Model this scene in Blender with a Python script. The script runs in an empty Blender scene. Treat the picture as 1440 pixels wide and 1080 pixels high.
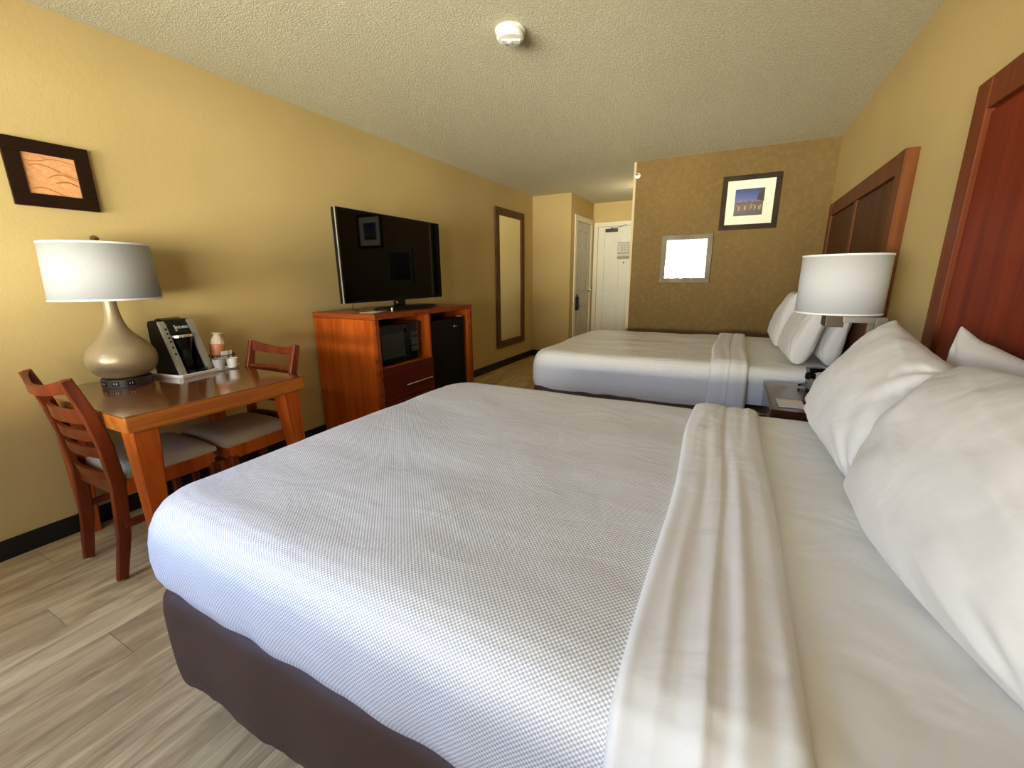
import bpy, bmesh, math, random
from mathutils import Vector, Matrix, noise
random.seed(7)
C = bpy.context.scene.collection
S = bpy.context.scene
PI = math.pi

# ------------------------------------------------------------------ camera
cam_d = bpy.data.cameras.new('camera'); cam = bpy.data.objects.new('camera', cam_d); C.objects.link(cam)
rt = Vector((0.88858171, 0.45862655, -0.00917824)); up = Vector((-0.10422306, 0.22133486, 0.96961252)); fw = Vector((-0.4467215, 0.86062336, -0.24447357))
mm = Matrix((rt, up, -fw)).transposed().to_4x4(); mm.translation = Vector((0, 0, 1.2515)); cam.matrix_world = mm
cam_d.sensor_fit = 'HORIZONTAL'; cam_d.sensor_width = 36.0; cam_d.lens = 36.0 * 594.354 / 1440.0
cam_d.clip_start = 0.02; cam_d.clip_end = 100
S.camera = cam

# ------------------------------------------------------------------ sky, daylight, exposure
XL, XR, YN, D2, D1, D3, XP, XC, H = -2.885, 0.697, -1.05, 5.05, 6.30, 7.40, -1.104, -2.262, 2.44
world = bpy.data.worlds.new('sky'); S.world = world; world.use_nodes = True
wn = world.node_tree.nodes['Background']; wn.inputs[0].default_value = (0.35, 0.55, 1.0, 1); wn.inputs[1].default_value = 0.8
def area(name, loc, rot, sx, sy, power, col):
    l = bpy.data.lights.new(name, 'AREA'); l.shape = 'RECTANGLE'; l.size = sx; l.size_y = sy; l.energy = power; l.color = col
    o = bpy.data.objects.new(name, l); C.objects.link(o); o.location = loc; o.rotation_euler = rot; return o
sky_l = area('open_sky_daylight', (-2.25, YN - 0.30, 1.65), (math.radians(58), 0, math.radians(-30)), 0.8, 0.8, 14, (0.12, 0.34, 1.0)); sky_l.data.spread = math.radians(80)
area('sky_daylight', (-0.95, YN - 0.35, 1.55), (math.radians(86), 0, 0), 2.2, 1.2, 4, (1.0, 0.96, 0.87))
area('added_daylight_panel', (-2.2, YN - 9.0, 0.0), (math.radians(93), 0, math.radians(0)), 8.4, 3.9, 5000, (1.0, 0.945, 0.80))  # added light panel beyond the window, brightens the far end of the room
area('added_right_daylight_panel', (6.2, YN - 7.5, 0.3), (math.radians(92), 0, math.radians(42)), 6.5, 3.0, 1900, (1.0, 0.95, 0.82))  # added light panel off to the right for the left wall; no building there
S.view_settings.view_transform = 'Standard'; S.view_settings.look = 'None'; S.view_settings.gamma = 1.0
S.view_settings.exposure = 0.66; S.view_settings.use_curve_mapping = False
try:
    S.cycles.max_bounces = 14; S.cycles.diffuse_bounces = 9; S.cycles.glossy_bounces = 6; S.cycles.transparent_max_bounces = 16
    S.cycles.caustics_reflective = True; S.cycles.sample_clamp_indirect = 6.0
except Exception: pass

# ------------------------------------------------------------------ materials
def lin(r, g, b):
    f = lambda c: (c/255/12.92) if c/255 <= 0.04045 else ((c/255+0.055)/1.055)**2.4
    return (f(r), f(g), f(b), 1)
class NT:
    def __init__(s, name):
        s.m = bpy.data.materials.new(name); s.m.use_nodes = True; s.t = s.m.node_tree; s.n = s.t.nodes; s.b = s.n['Principled BSDF']; s.out = s.n['Material Output']
    def add(s, typ, **kw):
        n = s.n.new(typ)
        for k, v in kw.items():
            if k in n.inputs.keys(): n.inputs[k].default_value = v
            else: setattr(n, k, v)
        return n
    def link(s, a, b): s.t.links.new(a, b)
    def math(s, op, a, b=None, c=None):
        n = s.n.new('ShaderNodeMath'); n.operation = op
        for i, x in enumerate((a, b, c)):
            if x is None: continue
            if isinstance(x, (int, float)): n.inputs[i].default_value = x
            else: s.link(x, n.inputs[i])
        return n.outputs[0]
    def mix(s, fac, a, b):
        n = s.n.new('ShaderNodeMix'); n.data_type = 'RGBA'
        for sock, x in ((n.inputs[0], fac), (n.inputs[6], a), (n.inputs[7], b)):
            if isinstance(x, (int, float, tuple)): sock.default_value = x
            else: s.link(x, sock)
        return n.outputs[2]
    def ramp(s, fac, stops):
        n = s.n.new('ShaderNodeValToRGB'); s.link(fac, n.inputs[0])
        e = n.color_ramp.elements
        while len(e) < len(stops): e.new(0.5)
        for i, (p, c) in enumerate(stops): e[i].position = p; e[i].color = c
        return n.outputs[0]
    def coords(s, kind='Object', scale=(1, 1, 1)):
        tc = s.n.new('ShaderNodeTexCoord'); mp = s.n.new('ShaderNodeMapping'); mp.inputs['Scale'].default_value = scale
        s.link(tc.outputs[kind], mp.inputs[0]); return mp.outputs[0]
    def noise(s, vec, scale, detail=4, rough=0.5, dist=0.0):
        n = s.n.new('ShaderNodeTexNoise'); s.link(vec, n.inputs['Vector']); n.inputs['Scale'].default_value = scale
        n.inputs['Detail'].default_value = detail; n.inputs['Roughness'].default_value = rough; n.inputs['Distortion'].default_value = dist
        return n.outputs['Fac']
    def bump(s, h, strength, dist=0.01, prev=None):
        n = s.n.new('ShaderNodeBump'); s.link(h, n.inputs['Height']); n.inputs['Strength'].default_value = strength; n.inputs['Distance'].default_value = dist
        if prev is not None: s.link(prev, n.inputs['Normal'])
        return n.outputs[0]
    def setp(s, **kw):
        for k, v in kw.items():
            k = k.replace('_', ' ')
            if isinstance(v, (int, float, tuple)): s.b.inputs[k].default_value = v
            else: s.link(v, s.b.inputs[k])
        return s.m
def plain(name, col, rough=0.5, metal=0.0, var=0.05, bump=0.0, bscale=200, **kw):
    t = NT(name); v = t.coords()
    n = t.noise(v, 6, 3)
    dark = tuple(c*(1-var) for c in col[:3])+(1,); lite = tuple(min(1, c*(1+var)) for c in col[:3])+(1,)
    kw.setdefault('Specular_IOR_Level', 0.28)
    t.setp(Base_Color=t.ramp(n, [(0.3, dark), (0.7, lite)]), Roughness=rough, Metallic=metal, **kw)
    if bump: t.setp(Normal=t.bump(t.noise(v, bscale, 2), bump, 0.003))
    return t.m
def mat_wall(name, c1, c2, mott=0.0):
    t = NT(name); v = t.coords()
    big = t.noise(v, 1.3, 3); fine = t.noise(v, 170, 2, 0.6); mid = t.noise(v, 28, 3)
    col = t.mix(t.ramp(big, [(0.35, (0, 0, 0, 1)), (0.65, (1, 1, 1, 1))]), c1, c2)
    if mott: col = t.mix(t.math('MULTIPLY', t.ramp(mid, [(0.45, (0, 0, 0, 1)), (0.75, (1, 1, 1, 1))]), mott), col, tuple(min(1, c*1.5) for c in c1[:3])+(1,))
    col = t.mix(t.math('MULTIPLY', fine, 0.25), col, tuple(c*0.72 for c in c1[:3])+(1,))
    nb = t.bump(fine, 0.25, 0.0015); nb = t.bump(mid, 0.15, 0.004, nb)
    return t.setp(Base_Color=col, Roughness=0.85, Specular_IOR_Level=0.12, Normal=nb)
WALLC, WALLD = (0.56, 0.42, 0.178, 1), (0.51, 0.38, 0.158, 1)
m_wall = mat_wall('tan_wallpaper', WALLC, WALLD)
m_wall2 = mat_wall('dark_olive_tan_wall', (0.190, 0.124, 0.044, 1), (0.160, 0.104, 0.037, 1), 0.35)  # darker, mottled version of the tan wall for the far end
def mat_ceiling():
    t = NT('popcorn_ceiling'); v = t.coords()
    a = t.noise(v, 135, 3, 0.65); b = t.noise(v, 48, 3, 0.6)
    h = t.math('ADD', t.ramp(a, [(0.42, (0, 0, 0, 1)), (0.68, (1, 1, 1, 1))]), t.math('MULTIPLY', b, 0.8))
    col = t.mix(t.ramp(a, [(0.35, (0, 0, 0, 1)), (0.6, (1, 1, 1, 1))]), (0.54, 0.51, 0.35, 1), (0.71, 0.67, 0.475, 1))
    return t.setp(Base_Color=col, Roughness=0.95, Specular_IOR_Level=0.1, Normal=t.bump(h, 0.62, 0.007))
m_ceil = mat_ceiling()
def mat_floor():
    t = NT('vinyl_plank_floor'); tc = t.n.new('ShaderNodeTexCoord'); sp = t.n.new('ShaderNodeSeparateXYZ'); t.link(tc.outputs['Object'], sp.inputs[0])
    X, Y = sp.outputs[0], sp.outputs[1]
    px = t.math('DIVIDE', t.math('ADD', X, 1.18+0.184*20), 0.184); ix = t.math('FLOOR', px)
    wn_ = t.add('ShaderNodeTexWhiteNoise'); wn_.noise_dimensions = '1D'; t.link(ix, wn_.inputs['W'])
    off = t.math('MULTIPLY', wn_.outputs[0], 1.22)
    py = t.math('DIVIDE', t.math('ADD', Y, t.math('ADD', off, 10)), 1.22); iy = t.math('FLOOR', py)
    cb = t.n.new('ShaderNodeCombineXYZ'); t.link(ix, cb.inputs[0]); t.link(iy, cb.inputs[1])
    w2 = t.add('ShaderNodeTexWhiteNoise'); w2.noise_dimensions = '2D'; t.link(cb.outputs[0], w2.inputs['Vector'])
    r = w2.outputs[0]
    fx = t.math('FRACT', px); fy = t.math('FRACT', py)
    g1 = t.math('LESS_THAN', fx, 0.012); g2 = t.math('LESS_THAN', fy, 0.0022); seam = t.math('MAXIMUM', g1, g2)
    cb2 = t.n.new('ShaderNodeCombineXYZ'); t.link(t.math('ADD', t.math('MULTIPLY', X, 9), t.math('MULTIPLY', r, 50)), cb2.inputs[0]); t.link(t.math('MULTIPLY', Y, 1.3), cb2.inputs[1]); t.link(t.math('MULTIPLY', r, 30), cb2.inputs[2])
    g = t.noise(cb2.outputs[0], 1.6, 7, 0.62, 1.1)
    cb3 = t.n.new('ShaderNodeCombineXYZ'); t.link(t.math('MULTIPLY', X, 90), cb3.inputs[0]); t.link(t.math('MULTIPLY', Y, 4), cb3.inputs[1]); t.link(r, cb3.inputs[2])
    g2n = t.noise(cb3.outputs[0], 1.5, 4, 0.6, 0.4)
    col = t.ramp(g, [(0.28, lin(126, 103, 68)), (0.45, lin(182, 156, 110)), (0.58, lin(208, 184, 134)), (0.75, lin(226, 205, 154))])
    col = t.mix(t.math('MULTIPLY', t.ramp(g2n, [(0.4, (0, 0, 0, 1)), (0.7, (1, 1, 1, 1))]), 0.35), col, lin(134, 112, 78))
    col = t.mix(t.math('MULTIPLY', r, 0.5), col, lin(146, 122, 86))
    col = t.mix(t.math('MULTIPLY', seam, 0.6), col, lin(70, 56, 40))
    nb = t.bump(t.math('SUBTRACT', g2n, t.math('MULTIPLY', seam, 2)), 0.15, 0.002)
    return t.setp(Base_Color=col, Roughness=0.45, Specular_IOR_Level=0.3, Normal=nb)
m_floor = mat_floor()
def mat_wood(name, c_dark, c_mid, c_lite, rough=0.34, axis=1, coat=0.12, scale=1.0, spec=0.22):
    t = NT(name); sc = [22*scale, 22*scale, 22*scale]; sc[axis] = 1.6*scale
    v = t.coords('Object', tuple(sc)); a = t.noise(v, 1.0, 6, 0.6, 0.8); v2 = t.coords('Object'); b = t.noise(v2, 2.2, 3)
    col = t.ramp(a, [(0.3, c_dark), (0.52, c_mid), (0.72, c_lite)])
    col = t.mix(t.math('MULTIPLY', b, 0.45), col, c_dark)
    return t.setp(Base_Color=col, Roughness=rough, Coat_Weight=coat, Coat_Roughness=0.12, Specular_IOR_Level=spec, Normal=t.bump(a, 0.05, 0.002))
CD, CM, CL = (0.16, 0.026, 0.005, 1), (0.29, 0.055, 0.009, 1), (0.38, 0.085, 0.014, 1)
m_cherry_x = mat_wood('cherry_wood', CD, CM, CL, axis=0)
m_cherry_y = mat_wood('cherry_wood_long', (0.26, 0.06, 0.008, 1), (0.46, 0.135, 0.015, 1), (0.56, 0.19, 0.024, 1), axis=1)
m_cherry_z = mat_wood('cherry_wood_upright', (0.30, 0.045, 0.005, 1), (0.48, 0.098, 0.009, 1), (0.56, 0.135, 0.014, 1), axis=2)
m_chair = mat_wood('red_cherry_chair_wood', (0.085, 0.012, 0.003, 1), (0.16, 0.029, 0.006, 1), (0.23, 0.047, 0.010, 1), axis=2)
m_tabletop = mat_wood('polished_table_top', (0.14, 0.042, 0.012, 1), (0.22, 0.075, 0.022, 1), (0.29, 0.11, 0.034, 1), rough=0.12, axis=1, coat=1.0)
m_red = mat_wood('dark_red_drawer_front', (0.07, 0.008, 0.004, 1), (0.11, 0.014, 0.006, 1), (0.14, 0.02, 0.008, 1), axis=1)
m_hb_f = mat_wood('headboard_frame_wood', (0.10, 0.022, 0.006, 1), (0.17, 0.04, 0.010, 1), (0.23, 0.06, 0.014, 1), axis=2, rough=0.5, coat=0.0, spec=0.12)
m_hb_p = mat_wood('headboard_panel_wood', (0.115, 0.014, 0.004, 1), (0.19, 0.025, 0.006, 1), (0.25, 0.036, 0.008, 1), axis=2, rough=0.55, scale=0.6, coat=0.0, spec=0.12)
m_ns = mat_wood('nightstand_dark_wood', (0.035, 0.012, 0.006, 1), (0.06, 0.02, 0.01, 1), (0.085, 0.03, 0.014, 1), axis=1, rough=0.2, coat=0.4)
def mat_sheet(name, col, bump=0.4, sc=7, sheen=0.2, rough=0.75):
    t = NT(name); v = t.coords(); a = t.noise(v, sc, 2.5, 0.5, 0.5); b = t.noise(v, 420, 2)
    c2 = tuple(c*0.94 for c in col[:3])+(1,)
    nb = t.bump(a, bump, 0.02); nb = t.bump(b, 0.12, 0.001, nb)
    return t.setp(Base_Color=t.mix(a, c2, col), Roughness=rough, Sheen_Weight=sheen, Normal=nb)
m_sheet = mat_sheet('white_cotton_sheet', (0.75, 0.745, 0.71, 1))
m_pillow = mat_sheet('white_pillowcase', (0.61, 0.60, 0.57, 1), 0.35, 7)
def mat_spread(name, ca, cb, scale=1.0, contrast=1.0):
    t = NT(name); uv = t.n.new('ShaderNodeUVMap'); uv.uv_map = 'UVMap'; sp = t.n.new('ShaderNodeSeparateXYZ'); t.link(uv.outputs[0], sp.inputs[0])
    k = 2*PI/0.0088*scale
    sx = t.math('SINE', t.math('MULTIPLY', sp.outputs[0], k)); sy = t.math('SINE', t.math('MULTIPLY', sp.outputs[1], k*0.9))
    p = t.math('MULTIPLY', sx, sy); p = t.math('MULTIPLY_ADD', p, 1.6*contrast, 0.5)
    cl = t.n.new('ShaderNodeClamp'); t.link(p, cl.inputs[0]); f = cl.outputs[0]
    tc = t.coords(); big = t.noise(tc, 2.5, 4, 0.5, 0.5); wr = t.noise(t.coords('Object', (1.0, 2.2, 1)), 4.5, 4, 0.5, 1.2)
    col = t.mix(f, ca, cb)
    nb = t.bump(wr, 0.20, 0.02); nb = t.bump(f, 0.35, 0.0012, nb)
    rr = t.math('MULTIPLY_ADD', f, -0.16, 0.44)
    return t.setp(Base_Color=col, Roughness=rr, Sheen_Weight=0.15, Normal=nb, Specular_IOR_Level=0.65)
m_spread = mat_spread('woven_dot_bedspread', (0.42, 0.425, 0.43, 1), (0.86, 0.86, 0.85, 1))
m_skirt = plain('brown_box_spring_cover', (0.062, 0.031, 0.017, 1), 0.6, bump=0.2, bscale=9)
m_base = plain('black_vinyl_baseboard', (0.012, 0.010, 0.009, 1), 0.4)
m_white_paint = plain('white_door_paint', (0.74, 0.73, 0.60, 1), 0.42, var=0.02)
m_grey_paint = plain('cream_closet_door_paint', (0.52, 0.50, 0.40, 1), 0.4, var=0.02)
m_trim = plain('cream_trim_paint', (0.76, 0.70, 0.52, 1), 0.4, var=0.02)
m_guard = plain('cream_vinyl_corner_guard', (0.50, 0.40, 0.22, 1), 0.45, var=0.02)
m_black = plain('black_gloss_plastic', (0.004, 0.004, 0.004, 1), 0.12)
m_blackm = plain('black_matte_plastic', (0.006, 0.0055, 0.005, 1), 0.5, Specular_IOR_Level=0.15)
m_screen = plain('black_screen_glass', (0.001, 0.001, 0.001, 1), 0.03, var=0, Specular_IOR_Level=0.22)
m_win_mw = plain('dark_grey_oven_window', (0.030, 0.028, 0.026, 1), 0.2)
m_silver = plain('silver_plastic', (0.36, 0.34, 0.30, 1), 0.35, 0.35)
m_chrome = plain('chrome', (0.8, 0.78, 0.74, 1), 0.15, 1.0, var=0.01)
m_nickel = plain('brushed_nickel', (0.30, 0.275, 0.235, 1), 0.42, 0.7)
m_bronze = plain('dark_bronze', (0.055, 0.042, 0.030, 1), 0.4, 0.5)
m_white_pl = plain('white_plastic', (0.80, 0.78, 0.70, 1), 0.35, var=0.02)
m_tray = plain('white_melamine', (0.93, 0.93, 0.90, 1), 0.4, var=0.02)
m_brass = plain('aged_brass', (0.30, 0.22, 0.07, 1), 0.3, 0.9)
m_lampbody = plain('champagne_lacquer', (0.33, 0.255, 0.145, 1), 0.30, 0.25, var=0.03)
m_lampbase = plain('dark_brown_lamp_base', (0.035, 0.026, 0.020, 1), 0.35)
m_uph = plain('taupe_seat_vinyl', (0.42, 0.335, 0.22, 1), 0.5, bump=0.2, bscale=60)
m_darkframe = plain('dark_espresso_frame', (0.016, 0.007, 0.003, 1), 0.5, Specular_IOR_Level=0.08)
m_brownframe = plain('dark_brown_picture_frame', (0.035, 0.022, 0.010, 1), 0.5, var=0.3, Specular_IOR_Level=0.08)
m_mirrorframe = plain('brown_mirror_frame', (0.12, 0.060, 0.022, 1), 0.5, var=0.2, Specular_IOR_Level=0.1)
m_greyframe = plain('pewter_mirror_frame', (0.17, 0.14, 0.095, 1), 0.5, 0.1, var=0.2, Specular_IOR_Level=0.1)
m_mirror = plain('mirror_silver', (0.88, 0.90, 0.86, 1), 0.015, 1.0, var=0)
m_mat = plain('cream_picture_mat', (0.82, 0.78, 0.62, 1), 0.6, var=0.01)
m_paper = plain('white_paper', (0.80, 0.79, 0.74, 1), 0.6, var=0.02)
m_ink = plain('dark_ink', (0.05, 0.05, 0.05, 1), 0.6)
m_greyink = plain('grey_print', (0.30, 0.29, 0.24, 1), 0.6)
m_mark = plain('pale_grey_marking', (0.55, 0.54, 0.50, 1), 0.5)
m_white_mark = plain('white_marking', (0.8, 0.8, 0.8, 1), 0.5)
m_phone = plain('grey_telephone_plastic', (0.19, 0.19, 0.155, 1), 0.4)
m_redplastic = plain('orange_red_wrapper', (0.60, 0.23, 0.11, 1), 0.35, var=0.4)
m_clearwrap = plain('clear_plastic_wrap', (0.72, 0.60, 0.48, 1), 0.2, var=0.2)
m_yel = plain('pale_yellow_packet', (0.70, 0.68, 0.36, 1), 0.5, var=0.2)
m_rubber = plain('pale_felt_foot', (0.55, 0.52, 0.45, 1), 0.8)
def mat_shade(k=1.0, name='white_lampshade_fabric'):
    t = NT(name); t.n.remove(t.b)
    v = t.coords(); w = t.noise(t.coords('Object', (60, 60, 900)), 1.0, 3)
    d = t.add('ShaderNodeBsdfDiffuse'); tr = t.add('ShaderNodeBsdfTranslucent')
    col = t.mix(w, (0.42*k, 0.425*k, 0.42*k, 1), (0.48*k, 0.485*k, 0.475*k, 1)); t.link(col, d.inputs[0]); t.link(col, tr.inputs[0])
    mx = t.add('ShaderNodeMixShader'); mx.inputs[0].default_value = 0.25; t.link(d.outputs[0], mx.inputs[1]); t.link(tr.outputs[0], mx.inputs[2])
    gl = t.add('ShaderNodeBsdfGlossy'); gl.inputs['Roughness'].default_value = 0.35
    m2 = t.add('ShaderNodeMixShader'); m2.inputs[0].default_value = 0.0; t.link(mx.outputs[0], m2.inputs[1]); t.link(gl.outputs[0], m2.inputs[2])
    t.link(m2.outputs[0], t.out.inputs[0]); return t.m
m_shade = mat_shade(); m_shade_bright = mat_shade(1.45, 'brightened_lampshade_fabric')  # second copy is paler: extra light on the nightstand shade put into its colour
def mat_sheer():
    t = NT('sheer_curtain_fabric'); t.n.remove(t.b)
    tr = t.add('ShaderNodeBsdfTranslucent'); tr.inputs[0].default_value = (0.92, 0.93, 0.86, 1); tp = t.add('ShaderNodeBsdfTransparent')
    tp.inputs[0].default_value = (1, 1, 0.97, 1)
    mx = t.add('ShaderNodeMixShader'); mx.inputs[0].default_value = 0.28; t.link(tp.outputs[0], mx.inputs[1]); t.link(tr.outputs[0], mx.inputs[2]); t.link(mx.outputs[0], t.out.inputs[0]); return t.m
m_sheer = mat_sheer()
def mat_glass():
    t = NT('window_glass'); t.n.remove(t.b); tp = t.add('ShaderNodeBsdfTransparent'); g = t.add('ShaderNodeBsdfGlossy'); g.inputs['Roughness'].default_value = 0.02
    mx = t.add('ShaderNodeMixShader'); mx.inputs[0].default_value = 0.06; t.link(tp.outputs[0], mx.inputs[1]); t.link(g.outputs[0], mx.inputs[2]); t.link(mx.outputs[0], t.out.inputs[0]); return t.m
m_glass = mat_glass()
def mat_art():
    t = NT('orange_art_print'); v = t.coords('Generated'); n = t.noise(v, 9, 5, 0.6, 0.5)
    return t.setp(Base_Color=t.ramp(n, [(0.3, lin(206, 140, 84)), (0.7, lin(226, 170, 118))]), Roughness=0.5)
m_art = mat_art(); m_artline = plain('ochre_brush_line', lin(172, 104, 40), 0.6, var=0.3)
def mat_night():
    t = NT('night_city_print'); tc = t.n.new('ShaderNodeTexCoord'); sp = t.n.new('ShaderNodeSeparateXYZ'); t.link(tc.outputs['Generated'], sp.inputs[0]); z = sp.outputs[2]
    col = t.ramp(z, [(0.0, lin(52, 46, 46)), (0.30, lin(86, 74, 60)), (0.44, lin(96, 70, 44)), (0.52, lin(92, 96, 140)), (0.75, lin(58, 72, 140)), (1.0, lin(44, 50, 104))])
    v = t.coords('Generated', (1, 1, 1)); n = t.noise(v, 14, 4, 0.7)
    spots = t.ramp(n, [(0.58, (0, 0, 0, 1)), (0.70, (1, 1, 1, 1))])
    band = t.ramp(z, [(0.15, (0, 0, 0, 1)), (0.30, (0.6, 0.6, 0.6, 1)), (0.45, (1, 1, 1, 1)), (0.55, (0, 0, 0, 1))])
    col = t.mix(t.math('MULTIPLY', spots, band), col, lin(214, 182, 132))
    return t.setp(Base_Color=col, Roughness=0.25)
m_night = mat_night()

# ------------------------------------------------------------------ mesh builder
class MB:
    def __init__(s): s.bm = bmesh.new()
    def merge(s, b2, mat=None):
        me = bpy.data.meshes.new('tmp')
        if mat is not None: bmesh.ops.transform(b2, matrix=mat, verts=b2.verts)
        b2.to_mesh(me); b2.free(); s.bm.from_mesh(me); bpy.data.meshes.remove(me); return s
    def box(s, lo, hi, bev=0.003, seg=2, mat=None):
        b = bmesh.new(); bmesh.ops.create_cube(b, size=1)
        lo, hi = Vector(lo), Vector(hi)
        for v in b.verts: v.co = Vector(((lo[i]+hi[i])/2 + v.co[i]*(hi[i]-lo[i]) for i in range(3)))
        bev = min(bev, 0.45*min(abs(hi[i]-lo[i]) for i in range(3)))
        if bev > 0: bmesh.ops.bevel(b, geom=list(b.edges), offset=bev, segments=seg, profile=0.6, affect='EDGES')
        return s.merge(b, mat)
    def lathe(s, prof, cen=(0, 0, 0), n=40, axis='z', mat=None, a0=0, a1=2*PI, cap=True):
        b = bmesh.new(); full = abs(a1-a0-2*PI) < 1e-6; rings = []
        for (r, h) in prof:
            ring = []
            for k in range(n if full else n+1):
                a = a0+(a1-a0)*k/n; p = (r*math.cos(a), r*math.sin(a), h)
                if axis == 'x': p = (p[2], p[0], p[1])
                elif axis == 'y': p = (p[0], p[2], p[1])
                ring.append(b.verts.new(Vector(p)+Vector(cen)))
            rings.append(ring)
        for i in range(len(rings)-1):
            m_ = len(rings[i])
            for k in range(m_ if full else m_-1):
                k2 = (k+1) % m_; b.faces.new((rings[i][k], rings[i][k2], rings[i+1][k2], rings[i+1][k]))
        if cap and full:
            for ring, f in ((rings[0], True), (rings[-1], False)):
                if (ring[0].co-ring[len(ring)//2].co).length > 1e-5: b.faces.new(ring[::-1] if f else ring)
        bmesh.ops.remove_doubles(b, verts=b.verts, dist=1e-6); bmesh.ops.recalc_face_normals(b, faces=b.faces)
        return s.merge(b, mat)
    def cyl(s, cen, r, h, axis='z', n=24, bev=0.001, mat=None):
        return s.lathe([(0, 0), (r-bev, 0), (r, bev), (r, h-bev), (r-bev, h), (0, h)], cen, n, axis, mat, cap=False)
    def tube(s, pts, r, n=8, mat=None):
        b = bmesh.new(); pts = [Vector(p) for p in pts]; rings = []; prev = None
        for i, p in enumerate(pts):
            d = (pts[min(i+1, len(pts)-1)]-pts[max(i-1, 0)]).normalized()
            a = d.orthogonal().normalized() if prev is None else (prev-d*prev.dot(d)).normalized(); prev = a; c = d.cross(a)
            rr = r[i] if isinstance(r, (list, tuple)) else r
            rings.append([b.verts.new(p+(a*math.cos(2*PI*k/n)+c*math.sin(2*PI*k/n))*rr) for k in range(n)])
        for i in range(len(rings)-1):
            for k in range(n): b.faces.new((rings[i][k], rings[i][(k+1) % n], rings[i+1][(k+1) % n], rings[i+1][k]))
        b.faces.new(rings[0][::-1]); b.faces.new(rings[-1]); bmesh.ops.recalc_face_normals(b, faces=b.faces)
        return s.merge(b, mat)
    def sweep(s, secs, mat=None):                # list of closed section loops (same count) joined, ends capped
        b = bmesh.new(); R = [[b.verts.new(Vector(p)) for p in q] for q in secs]; n = len(R[0])
        for i in range(len(R)-1):
            for k in range(n): b.faces.new((R[i][k], R[i][(k+1) % n], R[i+1][(k+1) % n], R[i+1][k]))
        b.faces.new(R[0][::-1]); b.faces.new(R[-1]); bmesh.ops.recalc_face_normals(b, faces=b.faces)
        return s.merge(b, mat)
    def bar(s, pts, w, d, up=(0, 0, 1), bev=0, mat=None):       # rectangular bar along pts; w across (side), d along 'normal'
        pts = [Vector(p) for p in pts]; secs = []; upv = Vector(up)
        for i, p in enumerate(pts):
            t = (pts[min(i+1, len(pts)-1)]-pts[max(i-1, 0)]).normalized(); sd = t.cross(upv).normalized(); nn = sd.cross(t).normalized()
            c = 0.18; W = w[i]/2 if isinstance(w, (list, tuple)) else w/2; D = d[i]/2 if isinstance(d, (list, tuple)) else d/2; e = min(W, D)*c*2
            secs.append([p+sd*x+nn*y for x, y in ((-W+e, -D), (W-e, -D), (W, -D+e), (W, D-e), (W-e, D), (-W+e, D), (-W, D-e), (-W, -D+e))])
        return s.sweep(secs, mat)
    def prism(s, poly, h0, h1, axis='z', mat=None, bev=0.0):
        b = bmesh.new()
        def P(a, c, h): return {'z': (a, c, h), 'y': (a, h, c), 'x': (h, a, c)}[axis]
        lo = [b.verts.new(P(a, c, h0)) for a, c in poly]; hi = [b.verts.new(P(a, c, h1)) for a, c in poly]; n = len(poly)
        b.faces.new(lo[::-1]); b.faces.new(hi)
        for k in range(n): b.faces.new((lo[k], lo[(k+1) % n], hi[(k+1) % n], hi[k]))
        bmesh.ops.recalc_face_normals(b, faces=b.faces)
        if bev: bmesh.ops.bevel(b, geom=list(b.edges), offset=bev, segments=2, profile=0.6, affect='EDGES')
        return s.merge(b, mat)
    def frame(s, axis, plane, th, a0, a1, b0, b1, w, bev=0.003):
        # rectangular mitred ring in plane 'axis'=const: from plane to plane+th ; (a,b) spans other two axes
        for (p0, p1, q0, q1) in ((a0, a1, b1-w, b1), (a0, a1, b0, b0+w), (a0, a0+w, b0+w, b1-w), (a1-w, a1, b0+w, b1-w)):
            h0, h1 = sorted((plane, plane+th))
            if axis == 'x': s.box((h0, p0, q0), (h1, p1, q1), bev)
            else: s.box((p0, h0, q0), (p1, h1, q1), bev)
        return s
    def grid(s, P, nu, nv, closed_u=False, uvf=None):
        b = bmesh.new(); V = [[b.verts.new(P(i, j)) for j in range(nv)] for i in range(nu)]
        for i in range(nu-1+(1 if closed_u else 0)):
            for j in range(nv-1):
                b.faces.new((V[i][j], V[(i+1) % nu][j], V[(i+1) % nu][j+1], V[i][j+1]))
        return s.merge(b)
    def build(s, name, mat, parent=None, origin=None, smooth=35):
        me = bpy.data.meshes.new(name)
        off = None
        if parent is not None and parent.get('_w'): off = parent.matrix_w_inv
        if origin is not None: bmesh.ops.translate(s.bm, vec=-Vector(origin), verts=s.bm.verts)
        s.bm.to_mesh(me); s.bm.free()
        o = bpy.data.objects.new(name, me); C.objects.link(o)
        if isinstance(mat, (list, tuple)):
            for m in mat: me.materials.append(m)
        else: me.materials.append(mat)
        me.shade_smooth()
        try: me.set_sharp_from_angle(angle=math.radians(smooth))
        except Exception: pass
        if smooth <= 60 and len(me.polygons) < 3000:
            wm = o.modifiers.new('weighted', 'WEIGHTED_NORMAL'); wm.keep_sharp = True
        if parent is not None: o.parent = parent
        if origin is not None: o.location = origin
        return o
def tag(o, label=None, cat=None, group=None, kind=None):
    if label: o['label'] = label
    if cat: o['category'] = cat
    if group: o['group'] = group
    if kind: o['kind'] = kind
    return o
def thing(name, label, cat, loc=(0, 0, 0), rz=0, group=None):
    o = bpy.data.objects.new(name, None); C.objects.link(o); o.location = loc; o.rotation_euler = (0, 0, rz); o.empty_display_size = 0.05
    return tag(o, label, cat, group)
def copy_tree(o, parent=None):
    c = o.copy(); C.objects.link(c); c.parent = parent
    for ch in list(o.children): copy_tree(ch, c)
    return c
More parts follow.
